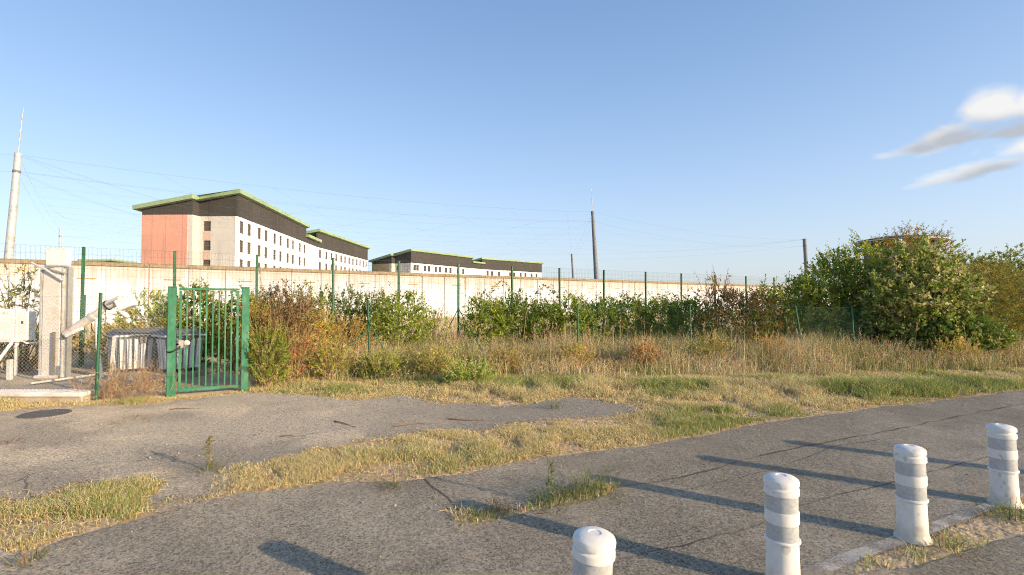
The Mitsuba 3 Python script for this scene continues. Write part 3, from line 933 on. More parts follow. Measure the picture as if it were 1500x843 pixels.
# ------------------------------------------------------------------ pillar with box, cabinet on legs, jointed arm
YZ = .14
pil = thing('concrete_pillar', 'flat pale concrete pillar standing behind the left fence', 'pillar')
part(pil, 'slab', box((-11.12, 12.42, YZ + 1.36), (.42, .12, 2.72), .05, .015), 'concrete')
part(pil, 'edge_rail', box((-11.36, 12.40, YZ + 1.30), (.04, .12, 2.60), .05), 'steel_grey')
part(pil, 'footing', box((-11.12, 12.42, YZ + .03), (.56, .36, .06), .05, .01), 'concrete')
sp = thing('steel_post', 'weathered steel channel post with bracket arms against the concrete pillar', 'post')
part(sp, 'flange', box((-10.87, 12.43, YZ + 1.33), (.012, .14, 2.66), .1), 'steel_grey')
part(sp, 'flange', box((-10.73, 12.44, YZ + 1.33), (.012, .14, 2.66), .1), 'galvanised')
part(sp, 'web', box((-10.80, 12.44, YZ + 1.33), (.128, .012, 2.66), .1), 'galvanised')
part(sp, 'bracket', tube([[-11.52, 12.25, 2.90], [-11.2, 12.27, 2.74], [-10.82, 12.32, 2.47]], .028, 6), 'steel_grey')
part(sp, 'bracket', tube([[-11.3, 12.27, 2.80], [-10.75, 12.33, 2.64]], .022, 6), 'galvanised')
part(sp, 'top_plate', box((-10.98, 12.40, 2.825), (.50, .16, .025), .05), 'steel_grey')
part(sp, 'cover_strip', box((-10.98, 12.295, YZ + .55), (.06, .03, 1.1), .1), 'window_frame')
wb_ = thing('white_box', 'white metal box mounted on top of the steel post by the pillar', 'box')
part(wb_, 'case', box((-10.98, 12.38, 3.035), (.50, .14, .39), .05, .015), 'white_metal')
part(wb_, 'lid', box((-10.98, 12.38, 3.243), (.53, .17, .02), .05, .006), 'white_metal')
part(wb_, 'knob', box((-11.02, 12.24, 2.79), (.10, .05, .03), .05), 'cable_steel')

cab = thing('cabinet_on_legs', 'small white cabinet raised on splayed white legs at the far left', 'cabinet')
part(cab, 'case', box((-12.48, 12.75, 1.40), (.46, .22, .76), .05, .012), 'white_metal')
part(cab, 'door', box((-12.49, 12.632, 1.40), (.40, .02, .68), .05, .006), 'white_metal')
part(cab, 'side_box', box((-12.09, 12.78, 1.36), (.22, .26, .72), .05, .012), 'white_metal')
part(cab, 'sticker', box((-12.08, 12.645, 1.45), (.05, .006, .07), .05), 'rust_brown')
for x in (-12.73, -12.22):
    part(cab, 'upright', box((x, 12.66, YZ + .83), (.055, .055, 1.66), .05, .006), 'white_metal')
for x0, x1 in ((-12.74, -12.98), (-12.24, -12.50)):
    part(cab, 'leg', tube([[x0, 12.6, 1.02], [x1, 12.2, YZ]], .036, 8), 'white_metal', smooth=40)
part(cab, 'shelf', box((-12.45, 12.7, .99), (.62, .3, .04), .05), 'concrete')
part(cab, 'pipe', tube([[-12.12, 12.68, 1.0], [-12.0, 12.7, .93], [-11.75, 12.75, .96]], .02, 8), 'white_metal', smooth=40)
whole('stub_post', box((-11.68, 11.95, YZ + .24), (.10, .09, .48), .1, .012), 'concrete', 'short pale concrete stub post in front of the pillar', 'post')

arm = thing('barrier_arm', 'pale tubular arm slanting up from the pillar to a white box head', 'barrier')


def ap(px, py, d=12.4):
    return far(px, py, d)


part(arm, 'boom', tube([ap(97, 490), ap(136, 464)], .10, 16), 'arm_paint', smooth=40)
part(arm, 'boom_end', tube([ap(134, 465.3), ap(138, 462.7)], .115, 16), 'steel_grey', smooth=40)
part(arm, 'side_plate', tube([ap(97, 492, 12.25), ap(121, 481, 12.25)], [.05, .04], 6), 'white_metal')
part(arm, 'knuckle', tube([ap(137, 463), ap(146, 457), ap(156, 446)], [.07, .09, .07], 12), 'arm_paint', smooth=40)
part(arm, 'forearm', tube([ap(154, 449), ap(178, 440)], [.10, .12], 12), 'arm_paint', smooth=40)
part(arm, 'clamp', tube([ap(157, 448), ap(159, 447)], .125, 12), 'black_plastic', smooth=40)
c_ = ap(185, 444)
part(arm, 'head', box(c_, (.36, .26, .27), .2, .02, ry=-.42), 'white_metal')
part(arm, 'head_slot', box(c_ + [-.22, -.02, .03], (.22, .28, .05), .2, ry=-.42), 'cable_steel')
part(arm, 'leg', tube([ap(142, 466), [ap(142, 466)[0] + .02, 12.4, .9], [ap(148, 540)[0] + .03, 12.4, YZ]], .035, 8), 'white_metal', smooth=40)
part(arm, 'strap', tube([ap(134, 474), ap(134, 482), ap(138, 488)], .012, 6), 'black_plastic')
# pale rail lying on the yard, and timber stake in the dry weeds
whole('fallen_pole', tube([at(45, 562, .2), at(140, 549, .24)], .022, 8), 'arm_paint', 'thin pale pole lying along the yard edge behind the fence', 'pole', smooth=40)
whole('timber_stake', box((at(163, 580)[0], at(163, 580)[1], .62), (.05, .04, 1.24), .2, ry=.06), 'concrete', 'thin weathered stake standing in the russet weeds by the fence', 'stake')
# iron cover in the driveway
mc = at(66, 607)
k = thing('manhole_cover', 'dark iron manhole cover in the tan driveway at left', 'manhole cover')
part(k, 'frame', lathe([[.30, 0], [.36, 0], [.36, .012], [.30, .012], [.30, 0]], 40).apply_translation([mc[0], mc[1], .004]), 'manhole_iron')
part(k, 'lid', trimesh.creation.cylinder(.295, .010, sections=40).apply_translation([mc[0], mc[1], .008]), 'manhole_iron')

# ------------------------------------------------------------------ bollards
def bollard(x, y, tilt, label):
    t = thing('bollard', label, 'bollard', 'white bollards along the road edge')
    M = trimesh.transformations.rotation_matrix(tilt[0], [1, 0, 0]) @ trimesh.transformations.rotation_matrix(tilt[1], [0, 1, 0])
    M[:3, 3] = [x, y, .01]

    def add(n, prof, b, parent=t):
        m = lathe(prof, 48); m.apply_transform(M)
        return part(parent, n, m, b, smooth=28)
    add('base', [[0, 0], [.135, 0], [.132, .012], [.112, .045], [.108, .07], [.103, .32], [0, .32]], 'bollard_white')
    add('lip', [[0, .321], [.110, .321], [.115, .328], [.115, .338], [.110, .345], [0, .345]], 'bollard_white')
    add('reflective_band', [[0, .346], [.1035, .346], [.1035, .452], [0, .452]], 'reflective_band')
    add('ring', [[0, .453], [.107, .453], [.1095, .458], [.1095, .533], [.107, .539], [0, .539]], 'bollard_white')
    add('reflective_band', [[0, .540], [.1035, .540], [.1035, .645], [0, .645]], 'reflective_band')
    c = add('cap', [[0, .646], [.110, .646], [.113, .652], [.112, .688], [.099, .695], [.097, .708], [.113, .714], [.113, .735], [.108, .748], [.09, .760], [.06, .768], [.035, .770], [.033, .766], [0, .766]], 'bollard_white')
    return t


B3, B4 = np.array([3.405, 4.33]), np.array([4.87, 5.05])
st = B4 - B3
for i, (lb_, tl) in enumerate((('white bollard cut off by the lower picture edge, only its cap in view', (.03, .06)), ('white bollard second from the left with grey bands and foot out of view', (.01, -.01)),
                               ('white bollard third from the left with grime at its foot', (0, -.015)), ('white bollard at the right picture edge standing by the grass strip', (-.01, -.02)), ('white bollard just outside the right picture edge', (0, 0)))):
    q_ = B3 + st * (i - 2) - [.055, 0]
    if i == 0: q_ = q_ + [-.03, -.14]
    bollard(q_[0], q_[1], tl, lb_)

# ------------------------------------------------------------------ vegetation
def shrub(name, label, cat, x, y, H, rx, ry, twigs, per, leaf, wid, pal, seed, group=None, up=.6, z0=.12, twig_len=.35, shell=.45, stem='bark', lobes=.7, nstem=14, stem_r=.018, mat_='leaf', spikes=0, spike_h=.5, flat=.5, part_names=('stems', 'foliage'), top_pal=None, trunk=None, cz=.52):
    rng = np.random.default_rng(seed)
    twigs, leaf, wid = int(twigs * 1.3), leaf * 1.15, wid * 1.05
    t = thing(name, label, cat, group)
    d = unit(rng.normal(size=(twigs, 3)))
    r = rng.uniform(shell ** 3, 1, twigs) ** (1 / 3)
    r *= (1 - lobes * .5) + lobes * meshkit.fbm(d * 1.9 + seed * 3.1, 3, seed)
    hz = H * .5
    S = d * r[:, None] * [rx, ry, hz] + [0, 0, H * cz]
    S[:, 2] = np.where(S[:, 2] < z0, z0 + rng.uniform(0, .4, twigs) * H * .4, S[:, 2])
    D = unit(d * .8 * [1, 1, .5] + np.array([0, 0, up]) + rng.normal(0, .35, (twigs, 3)))
    TL = twig_len * rng.uniform(.5, 1.4, twigs)
    if spikes:
        k = rng.choice(twigs, spikes, replace=False)
        hi = rng.uniform(.3, .95, spikes)
        a = rng.uniform(0, 2 * np.pi, spikes)
        rr = np.sqrt(rng.uniform(0, 1, spikes)) * (1.05 - hi * .6)
        S[k] = np.column_stack([np.cos(a) * rr * rx, np.sin(a) * rr * ry, H * (.45 + .45 * hi)])
        D[k] = unit(np.column_stack([np.cos(a) * rr * .5, np.sin(a) * rr * .5, np.full(spikes, 1.0)]) + rng.normal(0, .18, (spikes, 3)))
        TL[k] = spike_h * rng.uniform(.6, 1.3, spikes)
    i = np.repeat(np.arange(twigs), per)
    s = rng.uniform(.05, 1, len(i))
    bend = np.array([0, 0, -.25]) * (s ** 2)[:, None] * TL[i][:, None] * (1 if not spikes else .3)
    P = S[i] + D[i] * (s * TL[i])[:, None] + bend
    LD = unit(D[i] * .7 + rng.normal(0, .75, (len(i), 3)))
    LN = unit(rng.normal(0, 1, (len(i), 3)) * (1 - flat) + np.array([0, 0, 1.0]) * flat + D[i] * .2)
    C = (pick(rng, pal, twigs, .22)[i] * .6 + pick(rng, pal, len(i), .3) * .4) * [2.45, 2.2, 1.75]
    if top_pal is not None:
        k = np.clip((P[:, 2] / H - .45) * 3 + rng.normal(0, .5, len(i)), 0, 1)[:, None]
        C = C * (1 - k) + pick(rng, top_pal, len(i), .22) * k
    L = leaf * rng.choice([.5, .8, 1.0, 1.45], len(i), p=[.25, .3, .3, .15]) * rng.uniform(.8, 1.2, len(i)) * (1.15 - .4 * s)
    P = P + [x, y, 0]
    P[:, 2] = np.maximum(P[:, 2], .03)
    m, c = join([leaf_arrays(P, LD, LN, L, L * wid, C)])
    ms = []
    ids = rng.choice(twigs, min(nstem, twigs), replace=False)
    if spikes: ids = np.unique(np.concatenate([ids, k_ := rng.choice(twigs, 4)]))
    for j in ids:
        b0 = np.array([x + rng.normal(0, .08) * rx, y + rng.normal(0, .08) * ry, 0])
        e = S[j] + [x, y, 0] + D[j] * TL[j] * .8
        mid = b0 * .45 + e * .55
        mid[:2] = b0[:2] * .62 + e[:2] * .38
        q2 = np.array([b0 * (1 - s_) ** 2 + 2 * mid * s_ * (1 - s_) + e * s_ ** 2 for s_ in np.linspace(0, 1, 6)])
        ms.append(tube(q2, np.linspace(stem_r, stem_r * .25, 6), 5, cap=False))
    for j in rng.choice(twigs, min(twigs, 120), replace=False):      # bare twig ends
        ms.append(tube([S[j] + [x, y, 0], S[j] + [x, y, 0] + D[j] * TL[j]], [.006, .003], 3, cap=False))
    if trunk:
        ms.append(tube([[x, y, -.05], [x + .03, y, H * .3], [x - .02, y, H * .62]], [trunk, trunk * .75, trunk * .3], 9))
    part(t, part_names[0], cat_mesh(ms), stem)
    part(t, part_names[1], m, mat_, color=c)
    return t


def PX(px, d):
    return (px - 750) / 750 * d


def TOP(y, d):
    return 2 + (440 - y) * d / 750


G1 = [(.105, .155, .032, 4), (.135, .195, .042, 3), (.19, .21, .05, 2), (.06, .105, .028, 3)]
G_DARK = [(.065, .12, .034, 4), (.095, .15, .038, 3), (.045, .08, .025, 2), (.16, .18, .045, 1)]
G_LIGHT = [(.19, .25, .055, 4), (.27, .31, .085, 2), (.12, .18, .045, 3), (.32, .29, .10, 1)]
OLIVE = [(.19, .18, .055, 4), (.24, .21, .07, 3), (.13, .145, .04, 4), (.27, .19, .09, 1)]
GREEN_W = [(.15, .23, .05, 3), (.20, .27, .07, 2)]
RUST = [(.27, .155, .10, 4), (.25, .175, .10, 4), (.31, .225, .145, 2), (.17, .16, .055, 5)]
RUSTG = [(.18, .20, .05, 5), (.28, .24, .07, 3), (.38, .23, .11, 2), (.10, .14, .035, 3)]
BERRY = [(.06, .095, .03, 6), (.085, .115, .032, 4), (.30, .12, .045, 1.4), (.18, .11, .045, 2)]
BERRYT = [(.23, .12, .06, 3), (.18, .12, .055, 3), (.10, .125, .04, 4), (.28, .18, .10, 1)]
SILVER = [(.085, .13, .038, 6), (.13, .18, .045, 4), (.33, .32, .24, 2.4), (.24, .25, .14, 2)]
GOLD = [(.125, .125, .038, 5), (.17, .15, .045, 3), (.09, .11, .033, 5), (.19, .14, .055, 1)]
RUSTY = [(.145, .115, .035, 4), (.19, .14, .04, 3), (.16, .09, .035, 2), (.10, .11, .03, 4)]
FAR = [(.14, .18, .075, 4), (.19, .21, .10, 3), (.09, .13, .055, 3)]


def PX(px, d):
    return (px - 750) / 750 * d


def TOP(y, d):
    return 2 + (440 - y) * d / 750


# left: behind the cabinet and the containers
shrub('broadleaf_bush', 'pale leaved branching bush beside the white cabinet at the left edge', 'bush', -12.7, 13.3, 2.7, .85, .5, 70, 14, .10, .45, [(.22, .22, .10, 3), (.42, .40, .30, 2), (.12, .15, .05, 3)], 21, spikes=14, spike_h=.8, shell=.6, nstem=16)
shrub('olive_weed', 'olive green weed growth behind the cabinet legs', 'weed', -12.9, 14.0, 1.15, 1.2, .5, 200, 10, .07, .5, OLIVE, 22, up=.9)
shrub('olive_weed', 'olive green weed growth behind the tubular arm', 'weed', -10.6, 14.1, 1.35, .9, .5, 240, 11, .07, .45, OLIVE, 23, up=.9)
shrub('leafy_bush', 'yellow green leafy bush rising behind the left waste container', 'bush', PX(225, 15.4), 15.4, 2.05, 1.0, .6, 260, 13, .09, .5, G_LIGHT, 24, spikes=14)
shrub('leafy_bush', 'green leafy bush filling the view behind the gate bars', 'bush', PX(285, 14.9), 14.9, 2.2, .95, .6, 330, 13, .09, .5, G1 + [(.18, .16, .04, 3)], 25, spikes=16)
shrub('leafy_bush', 'darker green bush behind the right gate post', 'bush', PX(345, 14.6), 14.6, 2.1, .8, .6, 300, 13, .09, .5, G1 + [(.16, .13, .04, 3)], 26, spikes=12)
# russet weeds right of the gate
for px, d, ty, wx, sd, lb_, pal in ((379, 11.9, 452, .34, 31, 'tall russet weed against the right gate post', RUSTG), (405, 12.1, 428, .42, 32, 'tallest russet weed between gate post and verge', RUST), (432, 12.4, 440, .42, 33, 'tan seeding weed right of the tallest russet weed', RUST), (458, 13.2, 452, .45, 34, 'olive and tan weed at the right end of the russet clump', RUSTG), (393, 11.6, 500, .4, 35, 'low leafy green weed at the foot of the russet clump', G1)):
    shrub('russet_weed', lb_, 'weed', PX(px, d), d, TOP(ty, d), wx, .38, 170, 22, .055, .4, pal, sd, spikes=46, spike_h=.7, up=1.2, stem='stem_tan', nstem=22, stem_r=.010, top_pal=RUST if pal is RUST else None, mat_='leaf')
# row of pointed dark green plants
k = 0
for px, d, ty in ((372, 17.4, 435), (395, 17.6, 440), (446, 18.2, 423), (476, 18.4, 432), (499, 18.6, 437), (521, 18.6, 428), (541, 18.8, 436), (560, 19, 434), (420, 17.9, 436)):
    lbs = ['pointed dark green plant just right of the gate post', 'shorter pointed plant second from the gate post', 'tall feathery pointed plant above the russet clump', 'pointed plant right of the feathery tall one', 'narrow pointed plant in the middle of the row', 'tall pointed plant between two tall fence posts', 'pointed plant beside the leaning fence post', 'pointed plant at the left edge of the rounded shrub', 'pointed plant half hidden behind the tallest russet weed']
    shrub('pointed_plant', lbs[k], 'plant', PX(px, d), d, TOP(ty, d), .42, .35, 110, 16, .085, .38, G_DARK + [(.12, .15, .03, 3)], 40 + k, group='row of pointed green plants behind the verge', spikes=9, spike_h=.75, up=1.0, stem='stem_green', nstem=8, stem_r=.012, shell=.2)
    k += 1
for px, d, ty, sd, lb_ in ((470, 15.5, 478, 51, 'low orange tinged weed below the pointed plants'), (510, 16.0, 470, 52, 'tan and green weed left of the leaning fence post')):
    shrub('olive_weed', lb_, 'weed', PX(px, d), d, TOP(ty, d), .85, .5, 220, 14, .06, .42, OLIVE + [(.34, .17, .06, 2)], sd, spikes=30, spike_h=.4, up=1.0, stem='stem_tan', nstem=14, stem_r=.008)
# rounded shrub
shrub('rounded_shrub', 'rounded green shrub with upright shoots in the middle of the verge', 'shrub', PX(590, 17.6), 17.6, 2.05, 1.0, .8, 520, 15, .075, .42, G1 + G_LIGHT[:2], 61, spikes=40, spike_h=.85, stem_r=.012)
shrub('arching_bramble', 'thin arching bramble leaning over the gap in front of the wall', 'bramble', PX(634, 18.6), 18.6, 1.55, .55, .4, 50, 12, .075, .5, G_LIGHT, 62, spikes=10, spike_h=.6, shell=.7)
# hedge in front of the tall fence
hp = [(712, 19.6, 438, 'leftmost hedge bush with arching canes beside the braced post'), (752, 20.2, 436, 'second hedge bush with bramble canes against the white wall'), (795, 20.4, 440, 'third hedge bush below the far cell block'), (838, 20.4, 441, 'hedge bush behind the straight green fence post'), (880, 20.8, 440, 'dark hedge bush under the slim mast'), (925, 21.0, 438, 'hedge bush with a rust tinge left of the second fence post'), (968, 21.0, 436, 'grey green hedge bush just left of the second fence post'), (1008, 20.6, 440, 'last hedge bush beside the berry bush')]
for i, (px, d, ty, lb_) in enumerate(hp):
    shrub('hedge_bush', lb_, 'bush', PX(px, d), d, TOP(ty, d) * .93, .85, .75, 420, 14, .085, .48, (G_DARK + G1 if i % 3 else G1 + G_LIGHT[:1]) + ([(.28, .13, .04, 2)] if i == 5 else []), 70 + i, group='hedge of bushes along the tall fence', spikes=46, spike_h=.75, lobes=1.1, up=.6)
for px, d, ty, sd in ((735, 19.4, 413, 81), (800, 19.6, 420, 82)):
    rng = np.random.default_rng(sd)
    t = thing('bramble_cane', 'arching bramble cane above the left hedge bushes' if sd == 81 else 'arching bramble cane above the middle hedge bushes', 'bramble')
    s = np.linspace(0, 1, 12)
    x0 = PX(px, d)
    c_ = np.column_stack([x0 - .9 + 1.5 * s, np.full(12, d), 1.2 + np.sin(s * 2.6) * (TOP(ty, d) - 1.2)])
    c_[0, 2] = .2
    part(t, 'cane', tube(c_, np.linspace(.012, .005, 12), 5), 'stem_tan')
    i = rng.integers(3, 12, 90)
    P = c_[i] + rng.normal(0, .05, (90, 3))
    m, c = join([leaf_arrays(P, unit(rng.normal(size=(90, 3))), unit(rng.normal(size=(90, 3)) + [0, 0, 1]), .09, .055, pick(rng, G1, 90))])
    part(t, 'leaves', m, 'leaf', color=c)
# berry bush and trees on the right
shrub('berry_bush', 'dark thorny bush with red tinged sprays right of the second fence post', 'bush', PX(1085, 18.9), 18.9, 2.25, 1.5, .9, 900, 14, .07, .45, BERRY, 91, spikes=46, spike_h=.6, top_pal=BERRYT, lobes=.9)
shrub('berry_bush', 'loose rust coloured spray bush reaching over the wall top', 'bush', PX(1050, 20.0), 20.0, 2.9, .9, .6, 90, 12, .075, .45, BERRYT, 92, spikes=34, spike_h=.75, shell=.75, lobes=.9)
shrub('young_tree', 'light green young tree with long shoots left of the large tree', 'tree', PX(1222, 19.8), 19.8, 3.95, 1.05, .9, 620, 15, .095, .48, G_LIGHT + G1, 93, spikes=26, spike_h=.9, part_names=('trunk', 'crown'), trunk=.05, lobes=.8, up=.9)
shrub('young_tree', 'short light green young tree beside the dark mast', 'tree', PX(1172, 19.6), 19.6, 2.9, .75, .7, 380, 14, .09, .48, G_LIGHT + G1, 94, spikes=16, spike_h=.7, part_names=('trunk', 'crown'), trunk=.04, lobes=1.0)
shrub('young_tree', 'third light green young tree squeezed against the left side of the large tree', 'tree', PX(1268, 19.0), 19.0, 4.0, .8, .7, 560, 14, .085, .46, G_LIGHT + G1, 195, spikes=20, spike_h=.8, part_names=('trunk', 'crown'), trunk=.04, lobes=1.0)
for px, d, ty, rx, sd, lb_ in ((1128, 19.3, 424, .9, 196, 'olive bush between the berry bush and the short young tree'), (1196, 19.0, 400, .9, 197, 'yellow green bush filling the gap under the two young trees'), (1250, 19.2, 408, .9, 198, 'yellow green bush below the squeezed young tree')):
    shrub('verge_bush', lb_, 'bush', PX(px, d), d, TOP(ty, d), rx, .7, 420, 14, .085, .46, G_LIGHT + G1 + [(.22, .17, .05, 2)], sd, spikes=30, spike_h=.7, lobes=1.0)
shrub('dark_bush', 'dark green bush behind the green mesh at the foot of the large tree', 'bush', PX(1262, 18.9), 18.9, 1.75, 1.25, .6, 480, 13, .09, .5, G_DARK, 95, spikes=10)
shrub('large_tree', 'large dark tree with pale turned leaves at the right', 'tree', PX(1346, 17.8), 17.8, 3.75, 1.9, 1.2, 1500, 15, .105, .6, SILVER, 96, part_names=('trunk', 'crown'), trunk=.11, spikes=46, spike_h=.7, lobes=.9, cz=.5)
shrub('rusty_tree', 'rounded rust topped tree behind the large dark tree', 'tree', PX(1340, 19.3), 19.3, 4.72, 1.75, 1.2, 1800, 16, .06, .35, RUSTY, 97, part_names=('trunk', 'crown'), trunk=.10, lobes=.5, spikes=10, spike_h=.6)
shrub('golden_bush', 'golden brown rounded bush at the right edge beyond the large tree', 'bush', PX(1452, 17.9), 17.9, 3.25, 1.65, 1.1, 1700, 16, .06, .35, GOLD, 98, lobes=.5, part_names=('trunk', 'crown'), trunk=.07, nstem=10)
shrub('low_bush', 'low green leafy bush under the golden bush', 'bush', PX(1415, 16.9), 16.9, 1.35, 1.3, .6, 500, 13, .10, .55, G_DARK + [(.3, .3, .16, 1)], 99, lobes=.8)
for i, (px, d, ty, rx, lb_) in enumerate(((1432, 32, 372, 1.7, 'distant grey green tree just right of the rust topped tree'), (1486, 34, 362, 2.2, 'distant grey green tree at the right picture edge'), (1560, 34, 352, 2.6, 'distant tree just outside the right picture edge'), (1520, 25, 400, 2.3, 'distant bush low at the right picture edge'))):
    shrub('distant_tree', lb_, 'tree', PX(px, d), d, TOP(ty, d), rx, 1.5, 500, 14, .15, .5, FAR, 110 + i, group='distant trees at the right', part_names=('trunk', 'crown'), trunk=.1, spikes=24, spike_h=1.0, lobes=1.0)

for px, d, hh, rx, pal, sd, lb_ in ((486, 12.7, .75, .5, OLIVE + G_LIGHT, 221, 'olive leafy weed in the tall grass right of the russet clump'), (560, 12.9, .55, .45, G_LIGHT + G1, 222, 'green leafy weed at the foot of the leaning fence post'), (636, 13.2, .6, .5, OLIVE + G_LIGHT, 223, 'olive weed in the tall grass left of the braced post'), (742, 13.9, .5, .5, OLIVE, 224, 'low olive weed in the grass below the braced post'), (842, 14.6, .55, .45, RUSTG, 225, 'brownish weed beside the straight green fence post'), (946, 14.9, .62, .4, RUST, 226, 'russet weed patch in the grass left of the second fence post'), (1040, 15.6, .8, .6, G1 + OLIVE, 227, 'green weed in front of the berry bush'), (1126, 15.8, .7, .6, OLIVE + RUST, 228, 'tangled olive and tan weed left of the leaning post'), (1400, 15.8, .6, .7, RUSTG, 229, 'brown weed below the golden bush'), (690, 12.0, .35, .5, GREEN_W, 230, 'bright green leafy patch at the edge of the tall grass')):
    shrub('verge_weed', lb_, 'weed', PX(px, d), d, hh, rx, .4, 130, 12, .06, .4, pal, sd, group='weeds scattered in the tall verge grass', spikes=16, spike_h=.4, up=1.0, stem='stem_tan', nstem=8, stem_r=.006)
# dry russet stalks by the chain link fence
rng = np.random.default_rng(120)
for px, py, h, nst, lb_ in ((178, 583, .85, 34, 'clump of dry russet stalks in front of the left waste container'), (218, 580, .7, 30, 'clump of dry russet stalks against the left gate post'), (160, 586, .6, 26, 'clump of dry russet stalks beside the green fence post')):
    b0 = at(px, py)
    t = thing('dry_stalks', lb_, 'weed', 'dry russet weed clumps at the fence foot')
    A, B, arr = [], [], []
    for j in range(nst):
        o = b0 + [rng.normal(0, .3), rng.normal(0, .12), 0]
        d_ = unit(np.array([rng.normal(0, .35), rng.normal(0, .2), 1.0]))
        L = h * rng.uniform(.4, 1.15)
        e = o + d_ * L
        A.append(o); B.append(e)
        for q2 in range(4):
            s_ = rng.uniform(.3, .95)
            A.append(o + d_ * L * s_); B.append(o + d_ * L * s_ + unit(rng.normal(0, 1, 3) + [0, 0, .5]) * rng.uniform(.08, .3))
    part(t, 'stalks', wires(A, B, .0045), 'stem_tan')
    n = len(B)
    i = rng.integers(0, len(B), n)
    P = np.array(A)[i] * .4 + np.array(B)[i] * .6 + rng.normal(0, .03, (n, 3))
    P[:, 2] = np.maximum(P[:, 2], .02)
    m, c = join([leaf_arrays(P, unit(rng.normal(size=(n, 3))), unit(rng.normal(size=(n, 3))), .045, .018, pick(rng, [(.42, .21, .10, 3), (.5, .33, .18, 2), (.3, .15, .07, 2)], n))])
    part(t, 'dead_leaves', m, 'straw', color=c)

# ------------------------------------------------------------------ grasses
STRAW = [(.74, .58, .34, 4), (.80, .66, .43, 3), (.60, .45, .25, 3), (.48, .43, .19, 2)]
STRAWG = [(.68, .53, .28, 5), (.58, .47, .23, 4), (.43, .40, .14, 2), (.76, .63, .40, 3)]
GREEN = [(.19, .27, .065, 4), (.25, .32, .085, 3), (.33, .36, .12, 2), (.48, .43, .18, 2)]
rng = np.random.default_rng(200)
solid_road = road_poly.buffer(.0)
BLOCK = solid_road.union(drive_poly)


def scatter(poly, dens, rng, keep=None):
    n = int(poly.area * dens)
    p = inside(poly, n, rng)
    if keep is not None:
        p = p[keep(p)]
    return p


def edge_distance(poly, p):
    """Distance of the points to a polygon, 0 inside it."""
    q = []
    for g in getattr(poly, 'geoms', [poly]):
        for ring in [g.exterior, *g.interiors]:
            c = np.array(ring.segmentize(.03).coords)[:, :2]
            q.append(c[(np.abs(c[:, 0]) < 40) & (c[:, 1] > 0) & (c[:, 1] < 40)])
    d = cKDTree(np.vstack(q)).query(p)[0]
    return np.where(shapely.contains_xy(poly, p[:, 0], p[:, 1]), 0, d)


def nz(p, f, seed):
    return meshkit.fbm(np.column_stack([p * f, np.full(len(p), seed * 1.7)]), 4, seed)


def grass(p, h, w, lean, pal_dry, pal_green, gmask, rng):
    n = len(p)
    C = pick(rng, pal_dry, n)
    gm = rng.uniform(size=n) < gmask
    C[gm] = pick(rng, pal_green, int(gm.sum()))
    ang = rng.uniform(0, 2 * np.pi, n)
    ln = np.column_stack([np.cos(ang), np.sin(ang)]) * (np.abs(rng.normal(0, 1, n)) * lean * h)[:, None]
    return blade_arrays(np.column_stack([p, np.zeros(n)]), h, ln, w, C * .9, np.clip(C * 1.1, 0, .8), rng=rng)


# verge: everything between the asphalt and the wall, in view
wedge = Polygon([(-1.2 * 4, 4), (-1.12 * 14, 11), (-16, 14), (-33, 34), (41, 92), (34, 34), (20, 17), (11, 9), (5, 5)])
front = Polygon([(-16, 3.0), (-16, 10.9), (-5.9, 11.3), (-5, 13.2), (0, 13.4), (6, 14.2), (14, 14.8), (22, 15.5), (26, 12.5), (10, 7), (3, 5.0), (-6, 2.0)])
yardp = Polygon([(-30, 10), (-8.4, 10), (-6.9, 10.4), (-5.8, 11.3), (-6.5, 14.4), (-30, 17)])
low_area = front.difference(BLOCK.buffer(-.16)).difference(yardp).difference(road_poly.buffer(-.07))
pA = scatter(low_area, 5200, rng, lambda p: (p[:, 1] > .98 * np.abs(p[:, 0]) - .6))
pB = scatter(low_area.intersection(Polygon([(-10, 2), (5, 2), (5, 8.2), (-10, 8.2)])), 9000, rng, lambda p: (p[:, 1] > .98 * np.abs(p[:, 0]) - .6))
p = np.vstack([pA, pB])
dist = edge_distance(BLOCK, p)
spill = dist <= 0
rdist = edge_distance(road_poly, p)
dist_far = np.linalg.norm(p, axis=1)
n1 = nz(p, .8, 3)
# clumped growth with bare patches; thinner next to the asphalt and with distance
clump = nz(p, 2.6, 4)
keepp = (rng.uniform(size=len(p)) < np.where(spill, np.clip((nz(p, 4.5, 66) - .52) * 3, 0, .5), np.clip(dist / .16 + .12, .1, 1)) * np.clip(rdist / .3 + .02, .02, 1) * np.clip((clump - .37) * 6, .08, 1) * np.clip(8.5 / dist_far, .35, 1))
p, dist, n1, dist_far, clump = p[keepp], dist[keepp], n1[keepp], dist_far[keepp], clump[keepp]
band = np.exp(-((p[:, 1] - 11.6 + .02 * p[:, 0]) / 1.15) ** 2) * np.clip((p[:, 0] + 2.2) / 1.5, 0, 1)           # greener belt before the tall grass
west = np.clip((-3.6 - p[:, 0]) / 1.5, 0, 1) * (p[:, 1] > 8.5)
near = np.clip((8.5 - p[:, 1]) / 2, 0, 1)
gm = np.clip((n1 - .50) * (3.2 - 1.6 * near) + .15 - .5 * west + .95 * band * np.clip((nz(p, .5, 8) - .3) * 4, 0, 1), .02, .88)
h = rng.uniform(.02, .080, len(p)) * (.6 + .9 * clump) * (1 + .7 * np.clip((n1 - .45) * 3, 0, 1)) * (1 + 1.5 * band) * np.clip(.5 + dist, .5, 1.2)
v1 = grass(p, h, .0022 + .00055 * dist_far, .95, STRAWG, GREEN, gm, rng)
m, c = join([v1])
whole('short_grass', m, 'straw', 'short dry and green grass on the verge beside the asphalt', 'grass', kind='stuff', color=c)

